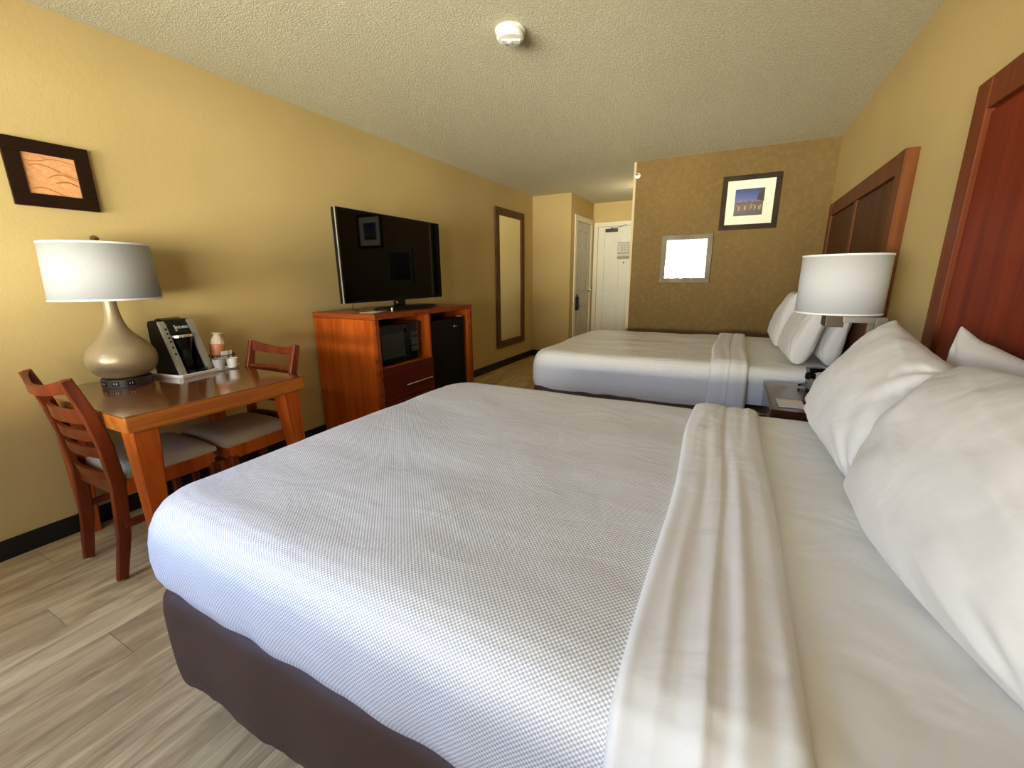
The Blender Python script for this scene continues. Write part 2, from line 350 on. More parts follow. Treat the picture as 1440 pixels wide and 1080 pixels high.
def text_mesh(txt, size, ext=0.0004):
    cu = bpy.data.curves.new('t', 'FONT'); cu.body = txt; cu.size = size; cu.extrude = ext; cu.align_x = 'CENTER'; cu.align_y = 'CENTER'
    to = bpy.data.objects.new('t', cu); C.objects.link(to)
    dg = bpy.context.evaluated_depsgraph_get(); me = bpy.data.meshes.new_from_object(to.evaluated_get(dg))
    bpy.data.objects.remove(to); bpy.data.curves.remove(cu); return me
def text(name, txt, size, mat, parent, M, ext=0.0004, bold=0):
    me = text_mesh(txt, size, ext); me.transform(M); me.materials.append(mat)
    o = bpy.data.objects.new(name, me); C.objects.link(o); o.parent = parent; return o
def struct(name, mb, mat, parent=None, **k):
    o = mb.build(name, mat, parent, **k)
    if parent is None: o['kind'] = 'structure'
    return o

# ------------------------------------------------------------------ room shell
T = 0.12
struct('floor', MB().box((XL-T, YN-T, -0.1), (XR+T, D3+T, 0), 0), m_floor)
struct('ceiling', MB().box((XL-T, YN-T, H), (XR+T, D3+T, H+0.1), 0), m_ceil)
struct('wall_left', MB().box((XL-T, YN-T, 0), (XL, D1+T, H), 0), m_wall)
struct('wall_right', MB().box((XR, YN-T, 0), (XR+T, D3+T, H), 0), m_wall)
struct('wall_far', MB().box((XP, D2, 0), (XR, D2+T, H), 0), m_wall2)
struct('wall_passage_right', MB().box((XP, D2+T, 0), (XP+T, D3, H), 0), m_wall)
struct('wall_closet_front', MB().box((XL, D1, 0), (XC, D1+T, H), 0), m_wall)
DY0, DY1, DZ = 6.545, 7.265, 2.085           # closet door opening
mb = MB().box((XC-T, D1+T, 0), (XC, DY0-0.002, H), 0).box((XC-T, DY1+0.002, 0), (XC, D3, H), 0).box((XC-T, DY0-0.002, DZ+0.002), (XC, DY1+0.002, H), 0)
struct('wall_closet_side', mb, m_wall)
EX0, EX1, EZ = -2.165, -1.255, 2.06
mb = MB().box((XL-T, D3, 0), (EX0-0.002, D3+T, H), 0).box((EX1+0.002, D3, 0), (XR+T, D3+T, H), 0).box((EX0-0.002, D3, EZ+0.002), (EX1+0.002, D3+T, H), 0)
struct('wall_entry', mb, m_wall)
WX0, WX1, WZ0, WZ1 = -2.70, 0.12, 0.74, 2.12
mb = MB().box((XL-T, YN-T, 0), (WX0, YN, H), 0).box((WX1, YN-T, 0), (XR+T, YN, H), 0).box((WX0, YN-T, 0), (WX1, YN, WZ0), 0).box((WX0, YN-T, WZ1), (WX1, YN, H), 0)
struct('wall_window_side', mb, m_wall)
w = struct('window_1', MB().frame('y', YN-0.09, 0.05, WX0, WX1, WZ0, WZ1, 0.05).box((-1.13, YN-0.09, WZ0), (-1.07, YN-0.04, WZ1)), m_white_paint)
MB().box((WX0+0.04, YN-0.070, WZ0+0.04), (WX1-0.04, YN-0.066, WZ1-0.04), 0).build('pane', m_glass, w)
MB().box((WX0-0.02, YN-0.04, WZ0-0.03), (WX1+0.02, YN+0.03, WZ0), 0.004).build('window_sill', m_white_paint, w)
def bb(name, lo, hi): struct(name, MB().box(lo, hi, 0.002), m_base)
BH = 0.095
bb('baseboard_left', (XL, YN, 0), (XL+0.010, D1, BH))
bb('baseboard_closet', (XL+0.01, D1-0.010, 0), (XC, D1, BH))
bb('baseboard_closet_side', (XC, D1-0.01, 0), (XC+0.010, DY0-0.105, BH))
bb('baseboard_far', (XP, D2-0.010, 0), (XR, D2, BH))
bb('baseboard_right', (XR-0.010, YN, 0), (XR, D2-0.01, BH))
bb('baseboard_passage', (XP-0.010, D2, 0), (XP, D3, BH))
struct('trim_1', MB().prism([(XP-0.004, D2-0.004), (XP+0.022, D2-0.004), (XP+0.022, D2), (XP, D2), (XP, D2+0.03), (XP-0.004, D2+0.03)], 0.0, H, 'z'), m_guard)

def six_panel(lo_a, hi_a, h, face, depth, axis, name, mat, label=None):
    """six-panel door; width runs along a, face plane coordinate 'face', outward sign 'depth'<0 or >0"""
    W = hi_a-lo_a; sgn = 1 if depth > 0 else -1
    def bx(m, a0, a1, z0, z1, d0, d1, bev=0.002):
        f0, f1 = sorted((face+d0*sgn, face+d1*sgn))
        if axis == 'y': m.box((a0, f0, z0), (a1, f1, z1), bev)
        else: m.box((f0, a0, z0), (f1, a1, z1), bev)
    slab = MB(); bx(slab, lo_a, hi_a, 0.012, h, -0.040, -0.018)
    st, mw = 0.115, 0.10; cols = [(lo_a+st, lo_a+W/2-mw/2), (lo_a+W/2+mw/2, hi_a-st)]
    rows = [(0.24, 0.80), (1.00, 1.60), (1.70, h-0.13)] if h > 2 else [(0.24, 0.8), (1.0, 1.6), (1.7, 1.9)]
    for a0, a1 in ((lo_a, cols[0][0]), (cols[0][1], cols[1][0]), (cols[1][1], hi_a)): bx(slab, a0, a1, 0.012, h, -0.020, 0.0, 0.003)
    zs = [0.012]+[z for r in rows for z in r]+[h]
    for i in range(0, len(zs), 2):
        for c0, c1 in cols: bx(slab, c0, c1, zs[i], zs[i+1], -0.020, 0.0, 0.003)
    d = slab.build(name, mat)
    for z0, z1 in rows:
        for c0, c1 in cols:
            p = MB(); bx(p, c0+0.035, c1-0.035, z0+0.035, z1-0.035, -0.019, -0.003, 0.010); p.build('door_panel', mat, d)
    return d, bx
# closet door (in the side face of the closet, opens to the passage)
d1, bx1 = six_panel(DY0, DY1, DZ, XC, 0.01, 'x', 'door_1', m_grey_paint); d1['kind'] = 'structure'
m = MB()
for (a0, a1, z0, z1) in ((DY0-0.085, DY0-0.002, 0, DZ+0.002), (DY1+0.002, DY1+0.085, 0, DZ+0.01), (DY0-0.085, DY1+0.085, DZ+0.002, DZ+0.08)): bx1(m, a0, a1, z0, z1, 0.0, 0.018, 0.005)
m.build('door_casing', m_trim, d1)
m = MB().lathe([(0, 0), (0.028, 0.0), (0.028, 0.006), (0.012, 0.012), (0.012, 0.03), (0.026, 0.04), (0.030, 0.052), (0.024, 0.064), (0, 0.068)], (XC-0.002, DY1-0.06, 1.02), 24, 'x')
m.build('door_knob', m_chrome, d1)
# entry door
d2, bx2 = six_panel(EX0, EX1, EZ, D3, -0.01, 'y', 'door_2', m_white_paint); d2['kind'] = 'structure'
m = MB()
for (a0, a1, z0, z1) in ((EX0-0.07, EX0-0.002, 0, EZ+0.002), (EX1+0.002, EX1+0.07, 0, EZ+0.01), (EX0-0.07, EX1+0.07, EZ+0.002, EZ+0.07)): bx2(m, a0, a1, z0, z1, 0.0, 0.02, 0.005)
m.build('door_casing', m_trim, d2)
MB().cyl((-1.715, D3-0.006, 1.475), 0.012, 0.008, 'y').build('peephole', m_bronze, d2)
MB().lathe([(0, 0), (0.03, 0), (0.03, -0.008), (0.012, -0.014), (0.012, -0.04), (0.028, -0.05), (0.028, -0.065), (0, -0.07)], (EX1-0.07, D3, 1.0), 20, 'y').build('door_handle', m_nickel, d2)
dc = thing('door_closer', 'dark bronze door closer at the top of the white entry door', 'door closer', (-1.93, D3-0.002, 1.99))
MB().box((-0.10, -0.06, -0.022), (0.10, 0, 0.03), 0.008).build('closer_body', m_bronze, dc)
MB().cyl((0.0, -0.03, 0.03), 0.012, 0.016).bar([(0, -0.03, 0.042), (0.14, -0.11, 0.042), (0.24, -0.02, 0.085)], 0.018, 0.006).build('closer_arm', m_bronze, dc)
sg = thing('evacuation_sign', 'notice with grey bands and a room number on the entry door', 'sign', (-1.70, D3-0.0045, 1.665))
MB().box((-0.125, 0, -0.135), (0.125, 0.004, 0.135), 0).build('sign_plate', plain('pale_sign', (0.60, 0.58, 0.46, 1), 0.5, var=0.02), sg)
m = MB()
for z0, z1, x0, x1 in ((0.122, 0.135, -0.125, 0.125), (0.095, 0.099, -0.10, 0.10), (0.080, 0.084, -0.10, 0.10), (-0.045, -0.028, -0.125, 0.125), (-0.075, -0.070, -0.09, 0.11), (-0.128, -0.085, -0.125, 0.11), (-0.028, 0.122, -0.125, -0.121)): m.box((x0, -0.0012, z0), (x1, 0.0, z1), 0)
m.build('printed_bands', m_greyink, sg)
text('room_number', '212', 0.10, m_greyink, sg, Matrix.Translation((0, -0.0012, 0.025)) @ Matrix.Rotation(PI/2, 4, 'X'))
hg = thing('door_hanger', 'small black object hanging at the left edge of the closet door', 'hanger', (XC+0.016, DY0+0.04, 0.98))
MB().box((0, -0.045, -0.25), (0.032, 0.045, -0.04), 0.008).build('pouch', m_blackm, hg)
MB().tube([(0.012, -0.03, -0.045), (0.015, -0.025, 0.0), (0.015, 0.025, 0.0), (0.012, 0.03, -0.045)], 0.006).build('hook', m_blackm, hg)

# curtains (seen in the far mirror)
def curtain(x0, x1, label, y, amp, nf, seed):
    rnd = random.Random(seed); ph = [rnd.uniform(0, 6) for _ in range(4)]
    nu = int((x1-x0)*130); m = MB()
    def P(i, j):
        x = x0+(x1-x0)*i/(nu-1); z = 0.10+(2.20-0.10)*j/11
        yy = y+amp*(math.sin(x*nf+ph[0])+0.5*math.sin(x*nf*1.7+ph[1]))*(1-0.4*j/11)
        return Vector((x, yy, z))
    m.grid(P, nu, 12)
    return tag(m.build('sheer_curtain', m_sheer, smooth=180), label, 'curtain', 'sheer curtains at the window')
curtain(-2.72, -1.10, 'left white sheer curtain panel hanging across the window', YN+0.085, 0.018, 62, 1)
curtain(-1.14, 0.16, 'wide right white sheer curtain panel hanging across the window', YN+0.125, 0.018, 62, 2)
tag(MB().tube([(WX0-0.05, YN+0.105, 2.215), (XR-0.03, YN+0.105, 2.215)], 0.012, 12).build('curtain_rod', m_nickel), 'slim curtain rod above the window', 'curtain rod')

# ------------------------------------------------------------------ beds
def u_outline(x0, x1, y0, y1, rc, inset, nst, nc, ny):
    """U-shaped plan outline: head-near -> foot -> head-far, with outward normals"""
    x0 += inset; y0 += inset; y1 -= inset; rc = max(0.00005, min(rc-inset*0.75, (y1-y0)/2-0.001))
    P = []
    for i in range(nst): t = i/nst; P.append((x1+(x0+rc-x1)*t, y0, 0, -1))
    for i in range(nc): a = -PI/2-PI/2*i/nc; P.append((x0+rc+rc*math.cos(a), y0+rc+rc*math.sin(a), math.cos(a), math.sin(a)))
    for i in range(ny): t = i/ny; P.append((x0, y0+rc+(y1-y0-2*rc)*t, -1, 0))
    for i in range(nc): a = PI-PI/2*i/nc; P.append((x0+rc+rc*math.cos(a), y1-rc+rc*math.sin(a), math.cos(a), math.sin(a)))
    for i in range(nst+1): t = i/nst; P.append((x0+rc+(x1-x0-rc)*t, y1, 0, 1))
    return P
def fbm(x, y, z=0.0, s=1.0): return noise.noise(Vector((x*s, y*s, z)))+0.5*noise.noise(Vector((x*s*2.1, y*s*2.1, z+5)))
def spread_mesh(x0, x1, y0, y1, hem, top, rc, seed, amp=0.004):
    b = bmesh.new(); uvl = b.loops.layers.uv.new('UVMap'); nst, nc, ny = 90, 16, 60
    levels = []                                  # (inset, z, dist)
    prof = [(0.020, hem), (0.004, hem+0.012), (-0.006, hem+0.045), (-0.010, hem+0.09), (-0.008, top-0.115), (-0.002, top-0.08), (0.010, top-0.05), (0.026, top-0.028), (0.046, top-0.013), (0.072, top-0.004), (0.105, top)]
    prof2 = []
    for i in range(len(prof)-1):
        for k in range(4):
            t = k/4; prof2.append((prof[i][0]+(prof[i+1][0]-prof[i][0])*t, prof[i][1]+(prof[i+1][1]-prof[i][1])*t))
    half = (y1-y0)/2-0.0002; nt = 46
    for k in range(nt+1): prof2.append((0.105+(half-0.105)*k/nt, top))
    rings = []; uvs = []
    for (ins, z) in prof2:
        R = []; U = []
        for (x, y, nx, ny_) in u_outline(x0, x1, y0, y1, rc, ins, nst, nc, ny):
            side = max(0.0, min(1.0, (top-z)/0.05)); hgt = (top-z)
            n1 = fbm(x, y, seed, 2.2)*amp*1.6 + fbm(x*0.6+y*0.3, y, seed+3, 6)*amp*0.55
            zz = z + n1*(1-side)
            # gentle vertical gathers on the sides, irregular hem
            per = (x if abs(ny_) > 0.5 else y)
            g = (math.sin(per*38+seed)+math.sin(per*23.7+1.3*seed))*0.0022*min(1, hgt/0.2)*side + fbm(x*3, y*3, z*4+seed, 1.5)*0.004*side
            if z < hem+0.02: zz += 0.003*math.sin(per*9+seed)+0.0015*math.sin(per*31)
            corner = min(1, abs(nx*ny_)*2)
            zz += corner*side*0.0
            R.append(b.verts.new((x+nx*g, y+ny_*g, zz))); U.append((x+nx*hgt, y+ny_*hgt))
        rings.append(R); uvs.append(U)
    for i in range(len(rings)-1):
        for k in range(len(rings[i])-1):
            f = b.faces.new((rings[i][k], rings[i+1][k], rings[i+1][k+1], rings[i][k+1]))
            for l, uv in zip(f.loops, (uvs[i][k], uvs[i+1][k], uvs[i+1][k+1], uvs[i][k+1])): l[uvl].uv = uv
    bmesh.ops.recalc_face_normals(b, faces=b.faces)
    bmesh.ops.remove_doubles(b, verts=[v for r_ in rings[-2:] for v in r_], dist=0.0012)
    # make sure they point up/out
    s_ = sum(f.normal.z*f.calc_area() for f in b.faces)
    if s_ < 0: bmesh.ops.reverse_faces(b, faces=b.faces)
    m = MB(); me = bpy.data.meshes.new('x'); b.to_mesh(me); b.free(); m.bm.from_mesh(me); bpy.data.meshes.remove(me); return m
def cuff_mesh(xa, xb, y0, y1, hem, top, seed, fa=1.0):
    """folded-back sheet band lying over the spread: path across the bed x band width"""
    path = [(y0+0.012, hem+0.004), (y0-0.018, hem+0.03), (y0-0.026, hem+0.09), (y0-0.022, top-0.11), (y0-0.012, top-0.07), (y0+0.008, top-0.035), (y0+0.035, top-0.010), (y0+0.07, top+0.002), (y0+0.11, top+0.005)]
    m_ = [(y0+y1-a, z) for a, z in reversed(path)]
    pts = []
    for i in range(len(path)-1):
        for k in range(5): t = k/5; pts.append((path[i][0]*(1-t)+path[i+1][0]*t, path[i][1]*(1-t)+path[i+1][1]*t))
    for k in range(81): t = k/80; pts.append((path[-1][0]*(1-t)+m_[0][0]*t, top+0.005))
    for i in range(len(m_)-1):
        for k in range(1, 6): t = k/5; pts.append((m_[i][0]*(1-t)+m_[i+1][0]*t, m_[i][1]*(1-t)+m_[i+1][1]*t))
    nv = 44; m = MB(); L = len(pts)
    cum = [0]
    for i in range(1, L): cum.append(cum[-1]+math.hypot(pts[i][0]-pts[i-1][0], pts[i][1]-pts[i-1][1]))
    def P(i, j):
        y, z = pts[i]; a = pts[max(i-1, 0)]; c = pts[min(i+1, L-1)]; ty, tz = c[0]-a[0], c[1]-a[1]; l = math.hypot(ty, tz) or 1; ny_, nz = -tz/l, ty/l
        s = cum[i]; t = j/(nv-1)
        wob = 0.010*math.sin(s*2.3+seed)+0.006*math.sin(s*6.1+seed*2)
        x = xa+wob+(xb-xa-wob*0.6)*t
        e = min(t, 1-t)
        h = 0.019*(1-math.exp(-e*34))-0.012*math.exp(-e*60)
        if t > 0.5: h -= 0.004
        # lengthwise folds
        f = 0.0026*math.sin(2*PI*(t*1.6+0.25*math.sin(s*1.7+seed)+0.12*math.sin(s*4)))*math.sin(PI*t) + 0.0018*math.sin(2*PI*(t*4.3+0.5*math.sin(s*1.1)))*math.sin(PI*t)
        f += 0.011*fbm(t*1.7, s*0.8, seed, 1.4)+0.007*(0.5-abs(fbm(t*2.6+0.3*math.sin(s*2), s*0.75, seed+2, 1.3)))*min(1, 2*t)+0.0015*fbm(t*9, s*1.6, seed+5, 1.2)
        f *= fa; ridge = fa*0.007*math.exp(-((t-0.55-0.12*math.sin(s*1.3+seed))/0.06)**2)*max(0, math.sin(s*1.9+0.4))
        h += (f+ridge)*min(1, e*10)
        return Vector((x, y+ny_*h, z+nz*h))
    m.grid(P, L, nv); return m
def rounded_block(x0, x1, y0, y1, z0, z1, r, wob=0.0, seed=0, n=1):
    m = MB(); m.box((x0, y0, z0), (x1, y1, z1), r, 5); return m
def make_bed(y0, y1, label, seed):
    yc = (y0+y1)/2; B = thing('bed', label, 'bed', (-0.35, yc, 0))
    def L(m): bmesh.ops.translate(m.bm, vec=(0.35, -yc, 0), verts=m.bm.verts); return m
    # box spring in its brown cover
    b = bmesh.new(); prof = [(0.035, 0.125), (0.018, 0.128), (0.004, 0.145), (0.0, 0.19), (-0.002, 0.28), (-0.001, 0.37), (0.004, 0.405), (0.016, 0.428), (0.034, 0.438), (0.09, 0.440)]
    P = MB(); rings = []
    for ins, z in prof:
        o_ = u_outline(-1.365, 0.64, y0-0.005, y1+0.005, 0.09, ins, 90, 12, 60)
        rings.append([b.verts.new((x+nx*0.004*(math.sin(x*21)+math.sin(y*17))*(1-abs(z-0.3)*2), y+ny_*0.003*math.sin(x*19+1), z+(0.004*math.sin((x-y)*19)+0.003*math.sin((x-y)*57)+0.002*math.sin((x-y)*113) if z < 0.16 else 0))) for x, y, nx, ny_ in o_])
    for i in range(len(rings)-1):
        for k in range(len(rings[i])-1): b.faces.new((rings[i][k], rings[i+1][k], rings[i+1][k+1], rings[i][k+1]))
    b.faces.new(rings[-1]); b.faces.new(rings[0]); b.faces.new([r[0] for r in rings]+[r[-1] for r in reversed(rings)])
    bmesh.ops.recalc_face_normals(b, faces=b.faces); P.merge(b); L(P).build('box_spring_cover', m_skirt, B)
    L(MB().box((-1.325, y0+0.032, 0.441), (0.645, y1-0.028, 0.682), 0.055, 6)).build('mattress', m_sheet, B)
    f = MB()
    for yy in (y0+0.10, yc, y1-0.10): f.box((-1.25, yy-0.015, 0.09), (0.62, yy+0.015, 0.124), 0.002)
    for xx in (-1.10, -0.35, 0.50): f.box((xx-0.015, y0+0.06, 0.085), (xx+0.015, y1-0.06, 0.12), 0.002)
    L(f).build('bed_frame', m_blackm, B)
    for xx in (-1.10, 0.50):
        for yy in (y0+0.10, y1-0.10): L(MB().cyl((xx, yy, 0), 0.018, 0.10)).build('leg', m_blackm, B)
    return B
def flat_sheet(y0, y1, seed, label):
    """top sheet over mattress between the spread and the headboard"""
    yA, yB = y0-0.004, y1+0.010; top = 0.697; xa, xb = 0.06, 0.652
    path = [(yA+0.006, 0.46), (yA-0.004, 0.52), (yA-0.002, top-0.06), (yA+0.010, top-0.030), (yA+0.030, top-0.012), (yA+0.06, top-0.002), (yA+0.1, top)]
    m_ = [(yA+yB-a, z) for a, z in reversed(path)]; pts = []
    for i in range(len(path)-1):
        for k in range(4): t = k/4; pts.append((path[i][0]*(1-t)+path[i+1][0]*t, path[i][1]*(1-t)+path[i+1][1]*t))
    for k in range(61): t = k/60; pts.append((path[-1][0]*(1-t)+m_[0][0]*t, top))
    for i in range(len(m_)-1):
        for k in range(1, 5): t = k/4; pts.append((m_[i][0]*(1-t)+m_[i+1][0]*t, m_[i][1]*(1-t)+m_[i+1][1]*t))
    m = MB()
    def P(i, j):
        y, z = pts[i]; x = xa+(xb-xa)*j/39; k = 1 if z > top-0.01 else 0.3
        return Vector((x, y+0.002*math.sin(x*30+seed)*(1-k), z+k*(0.003*fbm(x, y, seed, 5)+0.0016*math.sin((x*0.8+y)*40+2*math.sin(x*5))*max(0, fbm(x, y, seed+9, 2)))))
    m.grid(P, len(pts), 40)
    return tag(m.build('flat_sheet', m_sheet, smooth=180), label, 'sheet')
BY0, BY1 = 0.425, 1.965
make_bed(BY0, BY1, 'near queen bed by the window with brown box spring cover', 1)
o = spread_mesh(-1.385, 0.045, BY0-0.005, BY1+0.005, 0.445, 0.700, 0.15, 1.0).build('bedspread', m_spread, smooth=180)
tag(o, 'white and grey dotted woven bedspread on the near bed', 'bedspread')
o = cuff_mesh(-0.098, 0.140, BY0-0.008, BY1+0.008, 0.43, 0.703, 1.0).build('folded_sheet', m_sheet, smooth=180)
tag(o, 'rumpled white sheet cuff folded back across the near bed', 'sheet')
flat_sheet(BY0, BY1, 1.0, 'smooth white sheet under the pillows of the near bed')
FY0, FY1 = 2.955, 4.545
make_bed(FY0, FY1, 'far bed standing against the olive brown end wall', 2)
m_spread2 = mat_spread('woven_dot_bedspread_far', (0.62, 0.61, 0.56, 1), (0.82, 0.81, 0.76, 1))
o = spread_mesh(-1.385, 0.045, FY0-0.005, FY1+0.005, 0.40, 0.700, 0.15, 2.0, 0.006).build('bedspread', m_spread2, smooth=180)
tag(o, 'white bedspread draped over the far bed', 'bedspread')
o = cuff_mesh(-0.10, 0.128, FY0-0.008, FY1+0.008, 0.385, 0.702, 2.4, 0.4).build('folded_sheet', m_sheet, smooth=180)
tag(o, 'white sheet cuff folded back across the far bed', 'sheet')
flat_sheet(FY0, FY1, 2.0, 'white sheet under the pillows of the far bed')

def pillow(label, FB, FT, NB, NT, Tk, seed=0, pinch=0.10, wr=1.0, ex=0.34, sag=0.16, back=1.0, pu=None):
    """four corners (far/near, bottom/top) of the seam; thickness along the normal"""
    FB, FT, NB, NT = map(Vector, (FB, FT, NB, NT)); cen = (FB+FT+NB+NT)/4
    nrm = ((NB-FB)+(NT-FT)).cross((FT-FB)+(NT-NB)).normalized()
    if nrm.x > 0: nrm = -nrm
    n1, n2 = 84, 70
    W = ((NB-FB).length+(NT-FT).length)/2; Hh = ((FT-FB).length+(NT-NB).length)/2
    def shape(i, j, sg_):
        u2 = math.sin((-1+2*i/(n1-1))*PI/2); v2 = math.sin((-1+2*j/(n2-1))*PI/2)
        ux = u2*(1-(pinch*0.7 if pu is None else pu)*(1-abs(v2)**2.4)); vx = v2*(1-pinch*(1-abs(u2)**2.4))
        a, b_ = (ux+1)/2, (vx+1)/2
        P = FB*(1-a)*(1-b_)+NB*a*(1-b_)+FT*(1-a)*b_+NT*a*b_
        e = max(0.0, (1-u2*u2))*max(0.0, (1-v2*v2)); t = Tk/2*(e**ex)*(1.0-sag*v2)
        z = 0
        for cu_, cv_ in ((-1, -1), (-1, 1), (1, -1), (1, 1)):          # creases fanning out of the corners
            du, dv = (u2-cu_)*W/2, (v2-cv_)*Hh/2; d = math.hypot(du, dv); ang = math.atan2(abs(dv), abs(du))
            k = abs(math.sin(ang*(5.5+0.6*cu_)+seed*1.7+cv_+0.8*fbm(u2, v2, seed, 1.5)))**1.6
            z += (k-0.5)*0.022*min(1, d/0.06)*math.exp(-d/0.11)
        c = fbm(u2*0.7+seed, v2*0.9, seed, 1.2)*0.012
        rg = 1-abs(fbm(u2*0.55+v2*0.9+seed*2, v2*0.35-u2*0.2, seed+8, 2.1)); c += 0.010*max(0, rg-0.72)/0.28*max(0, fbm(u2, v2, seed+3, 0.8)+0.35)
        return P+nrm*sg_*(t+(z*0.9+c)*wr*min(1, e*9))*(1.0 if sg_ > 0 else back)+Vector((0, 0, 0.004*fbm(u2*2, seed, 1)))
    b = bmesh.new(); F = [[b.verts.new(shape(i, j, 1)-cen) for j in range(n2)] for i in range(n1)]; K = [[b.verts.new(shape(i, j, -1)-cen) for j in range(n2)] for i in range(n1)]
    for i in range(n1-1):
        for j in range(n2-1):
            b.faces.new((F[i][j], F[i+1][j], F[i+1][j+1], F[i][j+1])); b.faces.new((K[i][j], K[i][j+1], K[i+1][j+1], K[i+1][j]))
    bmesh.ops.remove_doubles(b, verts=b.verts, dist=0.0003); bmesh.ops.recalc_face_normals(b, faces=b.faces)
    m = MB(); m.merge(b); o = m.build('pillow', m_pillow, smooth=180); o.location = cen
    return tag(o, label, 'pillow')
pillow('white pillow behind the front pair, its corner against the red-brown headboard', (0.555, 1.69, 0.72), (0.578, 1.645, 1.105), (0.555, 1.04, 0.72), (0.590, 1.02, 1.07), 0.10, 5.0, 0.14, 0.7)
pillow('white pillow leaning on the near bed, on the nightstand side', (0.325, 1.915, 0.715), (0.505, 1.915, 1.095), (0.345, 1.30, 0.700), (0.50, 1.34, 1.02), 0.25, 1.0, 0.04, 1.2, 0.36, 0.25, 0.5, -0.10)
pillow('large white pillow nearest the window in the right corner of the near bed', (0.325, 1.268, 0.702), (0.50, 1.375, 1.035), (0.405, 0.645, 0.702), (0.56, 0.66, 1.05), 0.26, 2.0, -0.09, 1.1, 0.42, 0.25, 0.5)
pillow('white pillow at the far side of the far bed, beside the end wall', (0.35, 4.50, 0.715), (0.47, 4.50, 1.11), (0.33, 3.88, 0.71), (0.435, 3.86, 1.125), 0.17, 3.0, 0.09, 0.8, 0.28)
pillow('white pillow leaning in front on the far bed, half under the lampshade', (0.37, 3.72, 0.715), (0.49, 3.74, 1.08), (0.375, 3.10, 0.715), (0.485, 3.09, 1.08), 0.18, 4.0, 0.07, 0.8, 0.24, 0.22)
pillow('white pillow at the back of the far bed next to the nightstand', (0.55, 3.76, 0.715), (0.60, 3.76, 1.04), (0.545, 3.12, 0.715), (0.605, 3.10, 1.035), 0.135, 6.0, 0.07, 0.8, 0.26, 0.22)

# ------------------------------------------------------------------ headboards
def headboard(y0, y1, z1, label, x0=0.645, fr=0.10):
    t = thing('headboard', label, 'headboard', (XR, (y0+y1)/2, 0.30)); yc = (y0+y1)/2
    def L(m): bmesh.ops.translate(m.bm, vec=(-XR, -yc, -0.30), verts=m.bm.verts); return m
    L(MB().box((x0+0.018, y0+0.02, 0.32), (XR, y1-0.02, z1-0.02), 0.001)).build('backing_panel', m_hb_p, t)
    for a, b_ in ((y0+fr, yc-0.03), (yc+0.03, y1-fr)):
        L(MB().box((x0+0.008, a+0.012, 0.36), (x0+0.022, b_-0.012, z1-fr-0.012), 0.004)).build('panel', m_hb_p, t)
    L(MB().box((x0-0.004, y0, 0.30), (XR, y0+fr, z1), 0.006)).build('stile', m_hb_f, t)
    L(MB().box((x0-0.004, y1-fr, 0.30), (XR, y1, z1), 0.006)).build('stile', m_hb_f, t)
    L(MB().box((x0-0.002, y0+fr, z1-fr), (XR, y1-fr, z1), 0.004)).build('top_rail', m_hb_f, t)
    L(MB().box((x0+0.002, yc-0.03, 0.30), (XR, yc+0.03, z1-fr), 0.004)).build('centre_stile', m_hb_f, t)
headboard(0.245, 2.12, 1.848, 'tall red-brown wooden headboard of the near bed', fr=0.095)
m_hb_f = mat_wood('brown_headboard_frame_wood', (0.10, 0.030, 0.008, 1), (0.155, 0.050, 0.012, 1), (0.21, 0.072, 0.017, 1), axis=2, rough=0.5, coat=0.0, spec=0.12)
m_hb_p = mat_wood('brown_headboard_panel_wood', (0.058, 0.021, 0.007, 1), (0.092, 0.034, 0.010, 1), (0.125, 0.048, 0.013, 1), axis=2, rough=0.55, scale=0.6, coat=0.0, spec=0.12)
headboard(2.80, 4.68, 1.825, 'tall brown panelled headboard of the far bed', fr=0.10)

# ------------------------------------------------------------------ nightstand and what stands on it
NX0, NX1, NY0, NY1, NZ = 0.205, 0.66, 2.24, 2.875, 0.64
ns = thing('nightstand', 'dark brown nightstand with glossy top between the two beds', 'nightstand', ((NX0+NX1)/2, (NY0+NY1)/2, 0))
def NL(m): bmesh.ops.translate(m.bm, vec=(-(NX0+NX1)/2, -(NY0+NY1)/2, 0), verts=m.bm.verts); return m
NL(MB().box((NX0, NY0, NZ-0.035), (NX1, NY1, NZ), 0.004)).build('top', m_ns, ns)
NL(MB().box((NX0+0.02, NY0+0.015, 0.0), (NX1, NY0+0.035, NZ-0.035), 0.002).box((NX0+0.02, NY1-0.035, 0.0), (NX1, NY1-0.015, NZ-0.035), 0.002).box((NX1-0.015, NY0+0.035, 0.05), (NX1, NY1-0.035, NZ-0.035), 0.001).box((NX0+0.03, NY0+0.035, 0.06), (NX1-0.015, NY1-0.035, 0.08), 0.001)).build('body', m_ns, ns)
for z0, z1 in ((0.40, 0.60), (0.09, 0.385)):
    d = NL(MB().box((NX0+0.003, NY0+0.02, z0), (NX0+0.022, NY1-0.02, z1), 0.003)).build('drawer', m_ns, ns)
    NL(MB().tube([(NX0-0.02, 2.47, (z0+z1)/2), (NX0-0.02, 2.65, (z0+z1)/2)], 0.005).tube([(NX0+0.005, 2.49, (z0+z1)/2), (NX0-0.02, 2.49, (z0+z1)/2)], 0.004).tube([(NX0+0.005, 2.63, (z0+z1)/2), (NX0-0.02, 2.63, (z0+z1)/2)], 0.004)).build('handle', m_nickel, d)
npz = NZ+0.0005
tag(MB().box((-0.055, -0.07, 0), (0.055, 0.07, 0.005), 0.001).build('notepad', m_paper), 'small white notepad on the nightstand', 'notepad')
o = bpy.data.objects['notepad']; o.location = (0.295, 2.37, npz); o.rotation_euler = (0, 0, 0.03)
MB().box((-0.045, 0.055, 0.005), (-0.030, 0.062, 0.0053), 0).build('print_mark', m_greyink, o)
MB().box((0.02, -0.062, 0.005), (0.045, -0.058, 0.0053), 0).build('print_mark', m_greyink, o)
